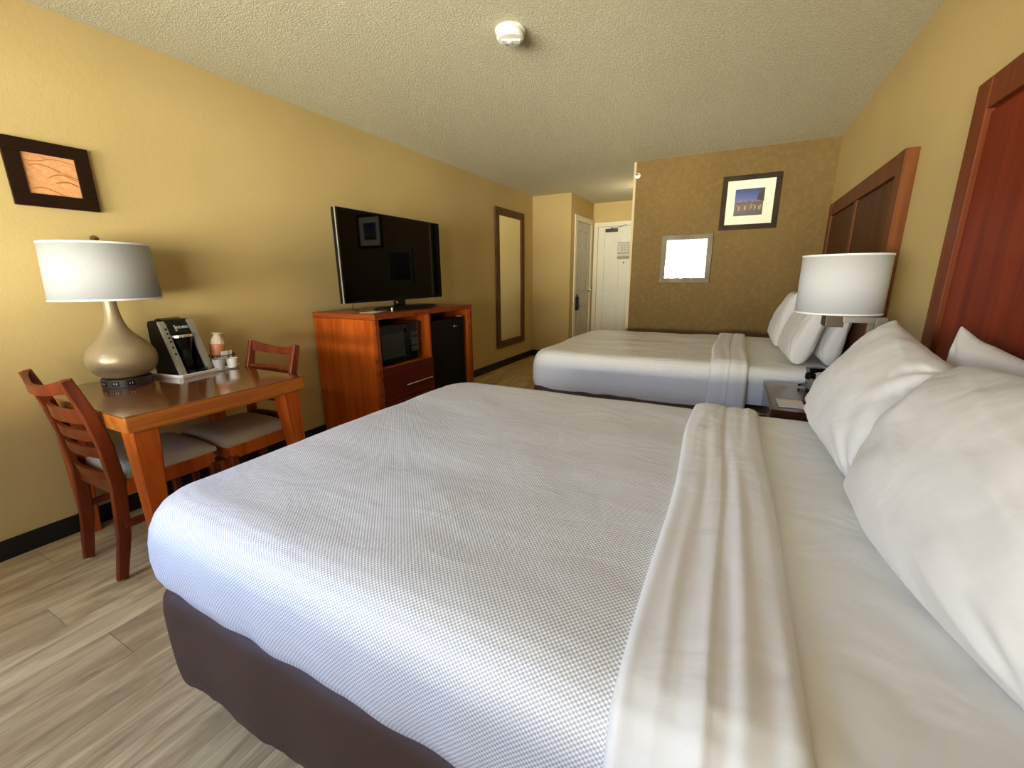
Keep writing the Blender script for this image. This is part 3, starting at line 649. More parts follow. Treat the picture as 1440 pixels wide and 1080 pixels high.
pn = thing('pen', 'dark pen lying beside the notepad', 'pen', (0.368, 2.37, npz+0.005), 0.15)
MB().tube([(0, -0.07, 0), (0, -0.06, 0), (0, 0.05, 0), (0, 0.07, 0)], [0.001, 0.0045, 0.0045, 0.004]).build('barrel', m_black, pn)
MB().tube([(0, 0.02, 0.0055), (0, 0.065, 0.006)], 0.0015, 6).build('clip', m_chrome, pn)
# telephone: faces the near bed, angled
ph = thing('telephone', 'grey desk telephone with black handset on the nightstand', 'telephone', (0.515, 2.665, npz), math.radians(-78))
# local: x = width (handset at left -> toward far), y forward. wedge body
MB().prism([(-0.105, 0.012), (0.105, 0.012), (0.105, 0.035), (-0.105, 0.075)], -0.10, 0.115, 'x', bev=0.004).build('base', m_phone, ph)
MB().box((-0.095, -0.10, 0.0), (0.11, -0.08, 0.014), 0.002).build('foot', m_blackm, ph)
MB().box((-0.095, 0.08, 0), (0.11, 0.1, 0.014), 0.002).build('foot', m_blackm, ph)
kb = MB()
sl = math.atan2(-0.040, 0.21)
Mk = Matrix.Translation((0, 0, 0.055)) @ Matrix.Rotation(sl, 4, 'X')
for r_ in range(4):
    for c_ in range(3): kb.box((0.005+c_*0.030, -0.07+r_*0.025, 0.0), (0.027+c_*0.030, -0.052+r_*0.025, 0.006), 0.0015, mat=Mk)
kb.build('keypad', m_ink, ph)
MB().box((-0.005, 0.045, 0.0), (0.10, 0.088, 0.003), 0.001, mat=Mk).build('faceplate', m_mark, ph)
hs = []
pts = []
for k in range(21):
    t = -1+2*k/20; pts.append((-0.062, t*0.112, 0.115-0.026*t*t - 0.02*t))
hw = [0.040+0.014*abs(-1+2*k/20)**3 for k in range(21)]; hd = [0.018+0.022*abs(-1+2*k/20)**4 for k in range(21)]
hp = MB().bar(pts, hw, hd, up=(0, 0, 1)).lathe([(0, 0), (0.022, 0), (0.025, 0.008), (0.024, 0.03), (0, 0.034)], (-0.062, -0.098, 0.066), 20).lathe([(0, 0), (0.022, 0), (0.025, 0.008), (0.024, 0.024), (0, 0.028)], (-0.062, 0.098, 0.046), 20)
hp.build('handset', m_black, ph)
cp = []
for k in range(160):
    t = k/159; a = t*2*PI*19
    c0 = Vector((-0.06-0.075*math.sin(PI*t), -0.10-0.03*math.sin(PI*t*1.2)+0.02*t, 0.055-0.048*math.sin(PI*t)**0.5*1.0+0.006))
    cp.append(c0+Vector((0.006*math.cos(a), 0.0, 0.006*math.sin(a))))
MB().tube(cp, 0.0016, 5).build('cord', m_black, ph)
# lamp with drum shade on a square tube stand
lp = thing('nightstand_lamp', 'square nickel lamp with white drum shade between the beds', 'lamp', (0.60, 2.46, npz))
MB().box((-0.06, -0.075, 0), (0.030, 0.085, 0.012), 0.003).build('base_plate', m_nickel, lp)
MB().box((-0.034, -0.052, 0.012), (0.008, -0.026, 0.425), 0.002).build('upright', m_nickel, lp)
MB().box((-0.034, 0.050, 0.012), (0.008, 0.076, 0.425), 0.002).build('upright', m_nickel, lp)
MB().box((-0.150, -0.052, 0.398), (-0.035, -0.026, 0.425), 0.002).build('arm', m_nickel, lp)
MB().box((-0.150, 0.05, 0.398), (-0.035, 0.076, 0.425), 0.002).build('arm', m_nickel, lp)
MB().box((-0.215, -0.05, 0.375), (-0.145, 0.072, 0.428), 0.004).cyl((-0.175, 0.0, 0.428), 0.018, 0.06).build('socket_block', plain('dark_taupe_metal', (0.10, 0.078, 0.05, 1), 0.4, 0.3), lp)
def drum(rb, rt_, h, cen, parent, mat):
    s = MB().lathe([(rb, 0), (rt_, h)], cen, 72, cap=False); o = s.build('lamp_shade', mat, parent); sm = o.modifiers.new('solid', 'SOLIDIFY'); sm.thickness = 0.0018
    for rr, z in ((rb, 0.004), (rt_, h-0.004)):
        r = MB(); r.lathe([(rr+0.0006, -0.004), (rr+0.0014, -0.0036), (rr+0.0014, 0.0036), (rr+0.0006, 0.004)], (cen[0], cen[1], cen[2]+z), 72, cap=False)
        r.build('shade_trim', m_sheet, o)
    w = MB()
    for k in range(3):
        a = 2*PI*k/3+0.4; w.tube([(cen[0], cen[1], cen[2]+h-0.02), (cen[0]+(rt_-0.003)*math.cos(a), cen[1]+(rt_-0.003)*math.sin(a), cen[2]+h-0.006)], 0.0018, 6)
    w.lathe([(0.0, -0.02), (0.012, -0.02), (0.012, -0.016), (0.0, -0.016)], (cen[0], cen[1], cen[2]+h), 16, cap=False)
    w.build('shade_spider', m_brass, o); return o
drum(0.165, 0.165, 0.260, (-0.170, 0.0, 0.436), lp, m_shade_bright)

# ------------------------------------------------------------------ desk table and chairs
TX0, TX1, TY0, TY1, TZ = -2.875, -2.012, 0.672, 1.452, 0.75
tb = thing('desk_table', 'cherry wood table with glossy top against the left wall', 'table', ((TX0+TX1)/2, (TY0+TY1)/2, 0))
def TL(m): bmesh.ops.translate(m.bm, vec=(-(TX0+TX1)/2, -(TY0+TY1)/2, 0), verts=m.bm.verts); return m
ch = 0.008
def cham(x0, x1, y0, y1, c): return [(x0+c, y0), (x1-c, y0), (x1, y0+c), (x1, y1-c), (x1-c, y1), (x0+c, y1), (x0, y1-c), (x0, y0+c)]
TL(MB().prism(cham(TX0, TX1, TY0, TY1, ch), TZ-0.006, TZ, 'z', bev=0.0015)).build('table_top', m_tabletop, tb)
TL(MB().prism(cham(TX0, TX1, TY0, TY1, ch), TZ-0.068, TZ-0.006, 'z', bev=0.003)).build('apron', m_cherry_y, tb)
TL(MB().prism(cham(TX0+0.02, TX1-0.02, TY0+0.02, TY1-0.02, ch), TZ-0.082, TZ-0.068, 'z', bev=0.003)).build('apron_moulding', m_cherry_y, tb)
for sx in (0, 1):
    for sy in (0, 1):
        cx = TX0+0.075 if sx == 0 else TX1-0.075; cy = TY0+0.075 if sy == 0 else TY1-0.075
        ox, oy = (1 if sx else -1), (1 if sy else -1)
        secs = []
        for z, w_ in ((0.0, 0.056), (0.35, 0.072), (TZ-0.08, 0.095)):
            # outer faces stay flush, inner faces taper
            xo = (TX1-0.022) if sx else (TX0+0.022); yo = (TY1-0.022) if sy else (TY0+0.022)
            xi, yi = xo-ox*w_, yo-oy*w_; c = 0.006
            xs = sorted((xo, xi)); ys = sorted((yo, yi))
            secs.append([(a, b_, z) for a, b_ in cham(xs[0], xs[1], ys[0], ys[1], c)])
        TL(MB().sweep(secs)).build('leg', m_cherry_z, tb)
def make_chair(label, loc, rz):
    """local: seat faces +y, back at -y side"""
    t = thing('dining_chair', label, 'chair', loc, rz, None)
    W, Dp, SH = 0.40, 0.42, 0.455
    for sx in (-1, 1):
        x = sx*W/2
        pts = [(x*0.82, -0.235+0.0, 0.006), (x*0.90, -0.200, 0.20), (x*0.95, -0.180, SH-0.02), (x*0.97, -0.190, 0.60), (x*0.99, -0.215, 0.75), (x*1.0, -0.255, 0.895)]
        fine = []
        for i in range(len(pts)-1):
            for k in range(5):
                s_ = k/5; fine.append(tuple(pts[i][c]*(1-s_)+pts[i+1][c]*s_ for c in range(3)))
        fine.append(pts[-1])
        MB().bar(fine, 0.026, [0.038+0.014*math.sin(PI*min(1, f[2]/0.9)) for f in fine], up=(0, 1, 0)).build('back_post', m_chair, t)
        MB().cyl((x*0.82, -0.235, 0), 0.012, 0.008).build('foot_pad', m_rubber, t)
        MB().bar([(sx*0.205, 0.175, 0.0), (sx*0.205, 0.175, 0.2), (sx*0.205, 0.175, SH-0.06)], [0.028, 0.033, 0.038], [0.028, 0.033, 0.038], up=(0, 1, 0)).build('front_leg', m_chair, t)
        MB().box((sx*0.19-0.010, -0.19, 0.235), (sx*0.19+0.010, 0.17, 0.265), 0.004).build('stretcher', m_chair, t)
        MB().bar([(sx*0.187, -0.18, SH-0.045), (sx*0.205, 0.18, SH-0.045)], 0.022, 0.065, up=(0, 0, 1)).build('side_rail', m_cherry_z, t)
    MB().box((-0.19, 0.165, SH-0.078), (0.19, 0.187, SH-0.012), 0.003).build('front_rail', m_cherry_z, t)
    MB().box((-0.17, -0.19, SH-0.078), (0.17, -0.168, SH-0.012), 0.003).build('back_rail', m_chair, t)
    def slat(z0, z1, yoff, bow, th=0.018, wide=0.385, dip=0.0):
        secs = []
        for k in range(17):
            s_ = -1+2*k/16; y = yoff-bow*(1-s_*s_); d = dip*(1-s_*s_)
            secs.append([(s_*wide/2, y-th/2, z0-d*0.5), (s_*wide/2, y+th/2, z0-d*0.5), (s_*wide/2, y+th/2-0.004, z1-d), (s_*wide/2, y-th/2-0.004, z1-d)])
        return MB().sweep(secs)
    slat(0.842, 0.898, -0.247, 0.040, dip=0.034, wide=0.395).build('top_rail', m_chair, t)
    for z0, z1, yo in ((0.706, 0.762, -0.212), (0.628, 0.674, -0.198), (0.552, 0.598, -0.188), (0.450, 0.488, -0.180)):
        slat(z0, z1, yo, 0.030, 0.014, 0.375).build('back_slat', m_chair, t)
    # padded seat, wider at the front
    b = bmesh.new(); n = 20; V = {}
    for s_ in (1, -1):
        for i in range(n+1):
            for j in range(n+1):
                u = -1+2*i/n; v = -1+2*j/n; hw_ = 0.192+0.022*(v+1)/2
                sq = (max(0, 1-abs(u)**5)*max(0, 1-abs(v)**5))**0.5
                z = SH+0.004+(0.034*sq+0.004) if s_ > 0 else SH-0.012
                k_ = 1-0.03*(abs(u)*abs(v))**3
                V[s_, i, j] = b.verts.new((u*hw_*k_, 0.0225+v*0.1825*k_, z))
    for s_ in (1, -1):
        for i in range(n):
            for j in range(n):
                q = (V[s_, i, j], V[s_, i+1, j], V[s_, i+1, j+1], V[s_, i, j+1]); b.faces.new(q if s_ > 0 else q[::-1])
    for i in range(n):
        b.faces.new((V[-1, i, 0], V[-1, i+1, 0], V[1, i+1, 0], V[1, i, 0])); b.faces.new((V[-1, i+1, n], V[-1, i, n], V[1, i, n], V[1, i+1, n]))
        b.faces.new((V[-1, 0, i+1], V[-1, 0, i], V[1, 0, i], V[1, 0, i+1])); b.faces.new((V[-1, n, i], V[-1, n, i+1], V[1, n, i+1], V[1, n, i]))
    bmesh.ops.recalc_face_normals(b, faces=b.faces); m_ = MB(); m_.merge(b); m_.build('seat', m_uph, t, smooth=60)
    return t
c1 = make_chair('cherry wood slat-back chair at the near end of the table', (-2.385, 0.848, 0), 0.0)
c2 = copy_tree(c1); c2['label'] = 'cherry wood chair at the far end of the table, beside the cabinet'
c2.location = (-2.365, 1.282, 0); c2.rotation_euler = (0, 0, PI)
for c_ in (c1, c2): c_['group'] = 'wooden chairs tucked under the table'

# ------------------------------------------------------------------ table lamp
tl = thing('table_lamp', 'table lamp with champagne gourd base and white drum shade', 'lamp', (-2.66, 0.945, TZ))
MB().lathe([(0, 0), (0.098, 0), (0.100, 0.002), (0.100, 0.038), (0.096, 0.042), (0, 0.042)], (0, 0, 0), 48, cap=False).build('lamp_base', m_lampbase, tl)
for a in (-48, -14, -80):
    Rz = Matrix.Rotation(math.radians(a), 4, 'Z'); om = MB().box((0.0985, -0.015, 0.009), (0.1015, 0.015, 0.034), 0.001, mat=Rz).build('outlet', m_blackm, tl)
    MB().box((0.1015, -0.006, 0.018), (0.1020, -0.004, 0.027), 0, mat=Rz).box((0.1015, 0.004, 0.018), (0.1020, 0.006, 0.027), 0, mat=Rz).build('outlet_slots', m_mark, om)
gp = [(0.0, 0.042), (0.070, 0.043), (0.085, 0.047), (0.108, 0.062), (0.126, 0.085), (0.135, 0.112), (0.137, 0.135), (0.132, 0.162), (0.118, 0.190), (0.098, 0.215), (0.078, 0.236), (0.060, 0.258), (0.047, 0.280), (0.038, 0.305), (0.031, 0.335), (0.027, 0.365), (0.0255, 0.395), (0.025, 0.43), (0.020, 0.434), (0, 0.435)]
MB().lathe(gp, (0, 0, 0), 64, cap=False).build('lamp_body', m_lampbody, tl, smooth=50)
MB().cyl((0, 0, 0.435), 0.006, 0.255).build('stem', m_brass, tl)
MB().lathe([(0, 0), (0.014, 0.002), (0.017, 0.009), (0.014, 0.016), (0.006, 0.02), (0.0, 0.021)], (0, 0, 0.686), 20).build('finial', m_brass, tl)
drum(0.203, 0.192, 0.256, (0, 0, 0.416), tl, m_shade)

# ------------------------------------------------------------------ tray with coffee maker, cups
ty = thing('serving_tray', 'shallow white rectangular tray holding the coffee maker', 'tray', (-2.525, 1.112, TZ), math.radians(9))
# local: x inward to the wall is negative, y along
TW, TD = 0.345, 0.275
b = MB(); secs = []
def rr(x0, x1, y0, y1, z): return [(a, c, z) for a, c in cham(x0, x1, y0, y1, 0.012)]
b.sweep([rr(-TD+0.010, -0.010, 0.010, TW-0.010, 0.001), rr(-TD-0.004, 0.004, -0.004, TW+0.004, 0.018), rr(-TD-0.003, 0.003, -0.003, TW+0.003, 0.021), rr(-TD+0.010, -0.010, 0.010, TW-0.010, 0.019), rr(-TD+0.022, -0.022, 0.022, TW-0.022, 0.007)])
b.build('tray_body', m_tray, ty, smooth=30)
tz = TZ+0.0075
cf = thing('coffee_maker', 'black and silver single-serve coffee maker on the white tray', 'coffee maker', (-2.585, 1.225, tz), math.radians(9))
# local: front faces +x ; width in y (+-0.085); wedge profile
front = lambda z: -0.005-0.085*(z/0.285)
side_poly = [(-0.175, 0), (0.0, 0), (-0.005, 0.012), (-0.092, 0.268), (-0.105, 0.283), (-0.140, 0.290), (-0.165, 0.285), (-0.175, 0.268)]
for sy in (-1, 1):
    y0_, y1_ = sorted((sy*0.056, sy*0.088))
    MB().prism([(p[0]-0.012, p[1]) for p in side_poly], y0_, y1_, 'y', bev=0.004).build('side_housing', m_blackm, cf)
    st_ = [(-0.012, 0.002), (0.004, 0.002), (0.0, 0.012), (-0.088, 0.270), (-0.104, 0.276), (-0.02, 0.02)]
    MB().prism([(-0.014, 0.002), (0.006, 0.002), (0.002, 0.014), (-0.086, 0.272), (-0.100, 0.286), (-0.108, 0.280)], sy*0.058 if sy < 0 else 0.058-0.0, sy*0.089, 'y', bev=0.002).build('silver_strip', m_silver, cf)
for z in (0.245, 0.222, 0.200, 0.180, 0.150, 0.115):
    nx_ = front(z)+0.0075; A = Matrix.Translation((nx_, -0.073, z)) @ Matrix.Rotation(-math.atan2(0.088, 0.258), 4, 'Y')
    MB().cyl((0, 0, 0), 0.0055, 0.002, 'x', 14, 0.0004, mat=A).build('button', m_blackm, cf)
MB().box((-0.185, -0.057, 0.0), (-0.115, 0.057, 0.20), 0.004).build('rear_column', m_black, cf)
MB().box((-0.12, -0.057, 0.0), (0.0, 0.057, 0.016), 0.004).build('base', m_blackm, cf)
MB().lathe([(0, 0), (0.044, 0), (0.050, 0.004), (0.052, 0.016), (0.046, 0.018), (0, 0.016)], (-0.005, 0.0, 0.008), 32).build('drip_tray', m_black, cf)
MB().lathe([(0, 0), (0.034, 0), (0.034, 0.001), (0, 0.001)], (-0.002, 0.0, 0.0245), 24, cap=False).build('drip_plate', m_chrome, cf)
MB().lathe([(0.0, 0.0), (0.040, 0.0), (0.046, 0.01), (0.055, 0.075), (0.0, 0.075)], (-0.084, 0, 0.125), 32, cap=False).build('brew_head', m_black, cf)
MB().prism([(-0.18, 0.20), (-0.065, 0.20), (-0.070, 0.222), (-0.092, 0.268), (-0.108, 0.290), (-0.15, 0.300), (-0.178, 0.292)], -0.055, 0.055, 'y', bev=0.006).build('lid', m_black, cf)
MB().lathe([(0.0545, 0), (0.058, 0.002), (0.0575, 0.012), (0.053, 0.015)], (-0.084, 0, 0.196), 32, a0=-PI/2, a1=PI/2, cap=False).build('handle_band', m_chrome, cf)
A = Matrix.Translation((-0.0785, 0.016, 0.248)) @ Matrix.Rotation(-math.atan2(0.024, 0.045)*0.95, 4, 'Y') @ Matrix.Rotation(PI/2, 4, 'Z') @ Matrix.Rotation(PI/2, 4, 'X')
text('brand_label', 'KEURIG', 0.019, m_white_mark, cf, A, 0.0006)
MB().box((-0.002, -0.0045, -0.018), (0.003, 0.0045, 0.018), 0.001, mat=Matrix.Translation((-0.079, -0.020, 0.245)) @ Matrix.Rotation(-math.atan2(0.024, 0.045), 4, 'Y')).build('lid_latch', m_chrome, cf)
MB().lathe([(0.034, 0), (0.034, 0.11)], (-0.075, 0, 0.03), 32, a0=-PI/2, a1=PI/2, cap=False).build('water_column', m_black, cf)
# wrapped cup stack
cs = thing('wrapped_cup', 'tall cup in orange and clear wrapping beside the coffee maker', 'cup', (-2.675, 1.385, tz+0.042))
Tm = Matrix.Rotation(math.radians(-7), 4, 'X')
MB().lathe([(0, 0), (0.030, 0), (0.034, 0.004), (0.037, 0.05), (0.039, 0.085), (0.036, 0.09), (0, 0.09)], (0, 0, 0), 28, mat=Tm).build('orange_wrapper', m_redplastic, cs)
MB().lathe([(0.037, 0.086), (0.035, 0.104), (0.031, 0.120), (0.022, 0.134), (0.017, 0.142), (0.030, 0.156), (0.012, 0.150), (0, 0.146)], (0, 0, 0), 9, mat=Tm).build('gathered_top', m_clearwrap, cs)
cb_ = thing('condiment_caddy', 'round black wire caddy with packets on the tray', 'caddy', (-2.665, 1.405, tz))
wr_ = MB()
for z, r_ in ((0.003, 0.052), (0.035, 0.058), (0.068, 0.064)): wr_.tube([(r_*math.cos(2*PI*k/28), r_*math.sin(2*PI*k/28), z) for k in range(29)], 0.0022, 6)
for k in range(14): a = 2*PI*k/14; wr_.tube([(0.052*math.cos(a), 0.052*math.sin(a), 0.003), (0.064*math.cos(a), 0.064*math.sin(a), 0.068)], 0.0015, 5)
wr_.lathe([(0, 0.001), (0.050, 0.001), (0.050, 0.040), (0.0, 0.040)], n=24, cap=False).build('wire_basket', m_blackm, cb_)
for k, (a, rr_, mt, lab) in enumerate(((0.2, 0.03, m_yel, 'pale yellow condiment packet standing in the wire caddy'), (0.9, 0.038, m_paper, 'white condiment packet standing in the wire caddy, right of the yellow one'), (-0.35, 0.04, m_paper, 'white condiment packet at the front of the wire caddy'))):
    o = MB().box((-0.002, -0.018, 0), (0.002, 0.018, 0.05), 0.001).build('condiment_packet', mt)
    o.location = (-2.665+rr_*math.cos(a), 1.405+0.005+rr_*math.sin(a), tz+0.042); o.rotation_euler = (0, 0.15, a+0.2*k); tag(o, lab, 'packet', 'packets in the caddy')
o = MB().lathe([(0, 0.002), (0.022, 0.002), (0.024, 0.0), (0.0245, 0.002), (0.032, 0.052), (0.033, 0.054), (0.031, 0.054), (0.023, 0.006), (0, 0.006)], n=32, cap=False).build('paper_cup', m_tray)
o.location = (-2.575, 1.403, tz); tag(o, 'small plain white cup on the right of the tray', 'cup')
o = MB().lathe([(0, 0.002), (0.022, 0.002), (0.024, 0.0), (0.0245, 0.002), (0.032, 0.058), (0.033, 0.060), (0.031, 0.060), (0.023, 0.006), (0, 0.006)], n=32, cap=False).build('paper_cup', plain('grey_striped_cup', (0.45, 0.45, 0.44, 1), 0.4, var=0.3))
o.location = (-2.575, 1.335, tz); tag(o, 'grey-white cup next to the coffee maker on the tray', 'cup')

# ------------------------------------------------------------------ cabinet with microwave, fridge, drawer
KX0, KX1, KY0, KY1, KZ = -2.855, -2.215, 2.198, 3.448, 1.008
kc = thing('media_cabinet', 'cherry wood cabinet holding microwave and fridge under the television', 'cabinet', ((KX0+KX1)/2, (KY0+KY1)/2, 0))
def KL(m): bmesh.ops.translate(m.bm, vec=(-(KX0+KX1)/2, -(KY0+KY1)/2, 0), verts=m.bm.verts); return m
KL(MB().box((KX0, KY0, KZ-0.040), (KX1, KY1, KZ), 0.003)).build('top', m_cherry_x, kc)
KL(MB().box((KX0, KY0+0.002, 0), (KX1-0.030, KY0+0.030, KZ-0.041), 0.001)).build('side_panel', m_cherry_z, kc)
KL(MB().box((KX0, KY1-0.030, 0), (KX1-0.030, KY1-0.002, KZ-0.041), 0.001)).build('side_panel', m_cherry_z, kc)
KL(MB().box((KX1-0.0295, KY0+0.001, 0), (KX1-0.001, KY0+0.036, KZ-0.041), 0.002)).build('face_stile', m_cherry_x, kc)
KL(MB().box((KX1-0.0295, KY1-0.034, 0), (KX1-0.001, KY1-0.001, KZ-0.041), 0.002)).build('face_stile', m_cherry_x, kc)
KL(MB().box((KX0+0.01, 2.790, 0.0), (KX1-0.001, 2.812, KZ-0.041), 0.001)).build('divider', m_cherry_z, kc)
KL(MB().box((KX0+0.01, KY0+0.037, 0.588), (KX1-0.022, 2.789, 0.608), 0.001)).build('shelf', m_cherry_y, kc)
KL(MB().box((KX0+0.001, KY0+0.031, 0.05), (KX0+0.008, KY1-0.031, KZ-0.042), 0)).build('back_panel', m_cherry_z, kc)
KL(MB().box((KX1-0.06, KY0+0.037, 0.0), (KX1-0.03, 2.789, 0.10), 0.001)).build('toe_kick', m_red, kc)
for z0, z1, lab in ((0.352, 0.607, None), (0.105, 0.347, None)):
    d = KL(MB().box((KX1-0.020, KY0+0.038, z0), (KX1+0.001, 2.825, z1), 0.003)).build('drawer', m_red, kc)
    hz = 0.452 if z0 > 0.3 else 0.24
    KL(MB().tube([(KX1+0.032, 2.44, hz), (KX1+0.032, 2.76, hz)], 0.0055, 10).tube([(KX1, 2.47, hz), (KX1+0.032, 2.47, hz)], 0.005).tube([(KX1, 2.70, hz), (KX1+0.032, 2.70, hz)], 0.005)).build('handle', m_chrome, d)
mw = thing('microwave', 'black microwave oven inside the cabinet, left bay', 'microwave', (-2.45, 2.505, 0.6095))
MB().box((-0.20, -0.235, 0.012), (0.165, 0.235, 0.305), 0.008).build('case', m_black, mw)
MB().box((0.165, -0.235, 0.016), (0.188, 0.085, 0.302), 0.006).build('door', m_black, mw)
MB().box((0.1875, -0.215, 0.055), (0.1890, 0.040, 0.240), 0.0005).build('door_window', m_win_mw, mw)
MB().bar([(0.196, 0.062, 0.06), (0.212, 0.062, 0.10), (0.214, 0.062, 0.16), (0.212, 0.062, 0.22), (0.196, 0.062, 0.26)], 0.020, 0.012, up=(1, 0, 0)).build('handle', m_black, mw)
MB().prism([(0.165, 0.088), (0.190, 0.088), (0.186, 0.180), (0.172, 0.235), (0.165, 0.235)], 0.016, 0.302, 'z', bev=0.002).build('control_panel', m_black, mw)
MB().box((0.1880, 0.115, 0.245), (0.1886, 0.200, 0.272), 0, mat=Matrix.Rotation(0.03, 4, 'Z')).build('display', m_win_mw, mw)
kp = MB()
for r_ in range(9):
    for c_ in range(4):
        y = 0.112+c_*0.022; z = 0.078+r_*0.0175
        x = 0.1893-(y-0.088)*0.0435; kp.box((x, y, z), (x+0.0008, y+0.015, z+(0.009 if r_ not in (2, 6) else 0.004)), 0)
kp.build('keypad', plain('grey_key_print', (0.16, 0.15, 0.13, 1), 0.5), mw)
for sy in (-0.2, 0.2):
    for sx in (-0.16, 0.13): MB().cyl((sx, sy, 0), 0.012, 0.013).build('foot', m_blackm, mw)
fr = thing('mini_fridge', 'black mini refrigerator inside the cabinet, right bay', 'refrigerator', (-2.50, 3.10, 0.0))
MB().box((-0.27, -0.265, 0.02), (0.175, 0.265, 0.895), 0.006).build('body', m_black, fr)
MB().box((0.178, -0.268, 0.05), (0.242, 0.268, 0.900), 0.010).build('door', m_blackm, fr)
MB().box((0.242, 0.10, 0.815), (0.2432, 0.112, 0.833), 0).box((0.242, 0.118, 0.815), (0.2432, 0.121, 0.833), 0).box((0.242, 0.126, 0.819), (0.2432, 0.128, 0.824), 0).box((0.242, 0.133, 0.819), (0.2432, 0.150, 0.823), 0).build('badge', m_mark, fr)
MB().box((0.19, 0.215, 0.900), (0.235, 0.260, 0.912), 0.003).build('hinge_cap', m_silver, fr)
for sy in (-0.22, 0.22): MB().cyl((0.12, sy, 0), 0.015, 0.021).build('foot', m_blackm, fr)
for sy in (-0.22, 0.22): MB().cyl((-0.22, sy, 0), 0.015, 0.021).build('foot', m_blackm, fr)

# television
tv = thing('television', 'flat black television standing on the cherry cabinet', 'television', (-2.525, 2.790, KZ))
MB().box((-0.024, -0.583, 0.068), (0.020, 0.583, 0.730), 0.006).build('back_case', m_blackm, tv)
MB().box((0.018, -0.582, 0.069), (0.0285, 0.582, 0.729), 0.004).build('bezel', m_black, tv)
MB().box((0.0286, -0.570, 0.088), (0.0292, 0.570, 0.718), 0.0).build('screen', m_screen, tv)
MB().frame('x', 0.010, 0.010, -0.5855, 0.5855, 0.0665, 0.7325, 0.004, 0.001).build('edge_trim', m_silver, tv)
MB().lathe([(0, 0), (0.30, 0), (0.31, 0.004), (0.308, 0.014), (0.29, 0.019), (0, 0.021)], (0, 0, 0), 64, mat=Matrix.Translation((0.09, 0, 0)) @ Matrix.Diagonal((0.52, 1.10, 1, 1))).build('stand_base', m_blackm, tv)
MB().box((0.0, -0.06, 0.012), (0.030, 0.06, 0.10), 0.006).build('stand_neck', m_black, tv)
MB().cyl((0.030, -0.05, 0.052), 0.012, 0.006, 'x').build('stand_stud', m_chrome, tv)
MB().box((0.0287, 0.02, 0.0745), (0.0292, 0.055, 0.081), 0).build('logo_mark', m_mark, tv)
MB().cyl((0.026, 0.43, 0.064), 0.006, 0.004, 'x').build('indicator', m_mark, tv)
tag(MB().tube([(-2.535, 2.318, 1.075), (-2.545, 2.312, 1.045), (-2.565, 2.345, 1.020), (-2.60, 2.42, 1.0115), (-2.72, 2.50, 1.0115)], 0.0025, 6).build('cable', m_blackm), 'thin dark cable dropping from the television to the cabinet top', 'cable')
o = MB().box((-0.055, -0.105, 0), (0.055, 0.105, 0.0015), 0).build('paper_card', m_paper); o.location = (-2.405, 2.385, KZ+0.0005); o.rotation_euler = (0, 0, 0.25)
tag(o, 'white card lying on the cabinet top below the television', 'card')
o = MB().box((-0.002, -0.008, 0), (0.002, 0.008, 0.026), 0.0005).build('clip_stand', m_tray); o.location = (-2.33, 2.50, KZ+0.0005)
tag(o, 'tiny white upright clip beside the card on the cabinet', 'clip')

# ------------------------------------------------------------------ pictures and mirrors
def framed(name, label, cat, axis, plane, sgn, a0, a1, z0, z1, w, th, mframe, gap=0.0):
    ac, zc = (a0+a1)/2, (z0+z1)/2
    loc = (plane, ac, zc) if axis == 'x' else (ac, plane, zc)
    t = thing(name, label, cat, loc)
    MB().frame(axis, sgn*gap, sgn*th, a0-ac, a1-ac, z0-zc, z1-zc, w, 0.003).build('frame', mframe, t)
    return t, ac, zc
def flat(axis, d0, d1, a0, a1, z0, z1, bev=0.0):
    d0, d1 = sorted((d0, d1))
    return MB().box((d0, a0, z0), (d1, a1, z1), bev) if axis == 'x' else MB().box((a0, d0, z0), (a1, d1, z1), bev)
# orange wave artwork
t, ac, zc = framed('wall_art', 'small orange wave picture in wide dark frame above the lamp', 'picture', 'x', XL, 1, 0.777, 1.068, 1.586, 1.869, 0.056, 0.018, m_darkframe, 0.006)
flat('x', 0.0, 0.012, 0.825-ac, 1.020-ac, 1.63-zc, 1.825-zc).build('backing', m_darkframe, t)
art = flat('x', 0.012, 0.014, 0.833-ac, 1.012-ac, 1.642-zc, 1.813-zc).build('canvas', m_art, t)
def rib(m_, p, w_):
    # p: list of (a,z) in 0..1 of canvas
    pts = []
    n = 24
    for k in range(n+1):
        s_ = k/n*(len(p)-1); i = min(int(s_), len(p)-2); f = s_-i; f = f
        p0, p1, p2, p3 = p[max(i-1, 0)], p[i], p[i+1], p[min(i+2, len(p)-1)]
        q = [0.5*((2*p1[c])+(-p0[c]+p2[c])*f+(2*p0[c]-5*p1[c]+4*p2[c]-p3[c])*f*f+(-p0[c]+3*p1[c]-3*p2[c]+p3[c])*f**3) for c in (0, 1)]
        pts.append((0.0142, -0.0895+0.179*q[0], -0.0855+0.171*q[1]))
    m_.bar(pts, [max(0.0012, w_*math.sin(PI*min(1, (k+2)/(n*0.9)))) if k < n*0.5 else w_ for k in range(n+1)], 0.0008, up=(1, 0, 0))
bl = MB()
for p, w_ in (([(0.02, 0.80), (0.25, 0.82), (0.5, 0.90), (0.7, 0.92), (0.98, 0.86)], 0.003), ([(0.06, 0.66), (0.25, 0.74), (0.45, 0.72), (0.7, 0.60), (0.99, 0.50)], 0.0042), ([(0.40, 0.42), (0.55, 0.52), (0.72, 0.55), (0.97, 0.44)], 0.004), ([(0.52, 0.30), (0.62, 0.35), (0.8, 0.38), (0.97, 0.30)], 0.0055), ([(0.02, 0.08), (0.18, 0.16), (0.38, 0.15), (0.56, 0.06), (0.66, 0.01)], 0.004), ([(0.2, 0.98), (0.4, 0.93), (0.5, 0.90)], 0.002)): rib(bl, p, w_)
bl.build('brush_lines', m_artline, art)
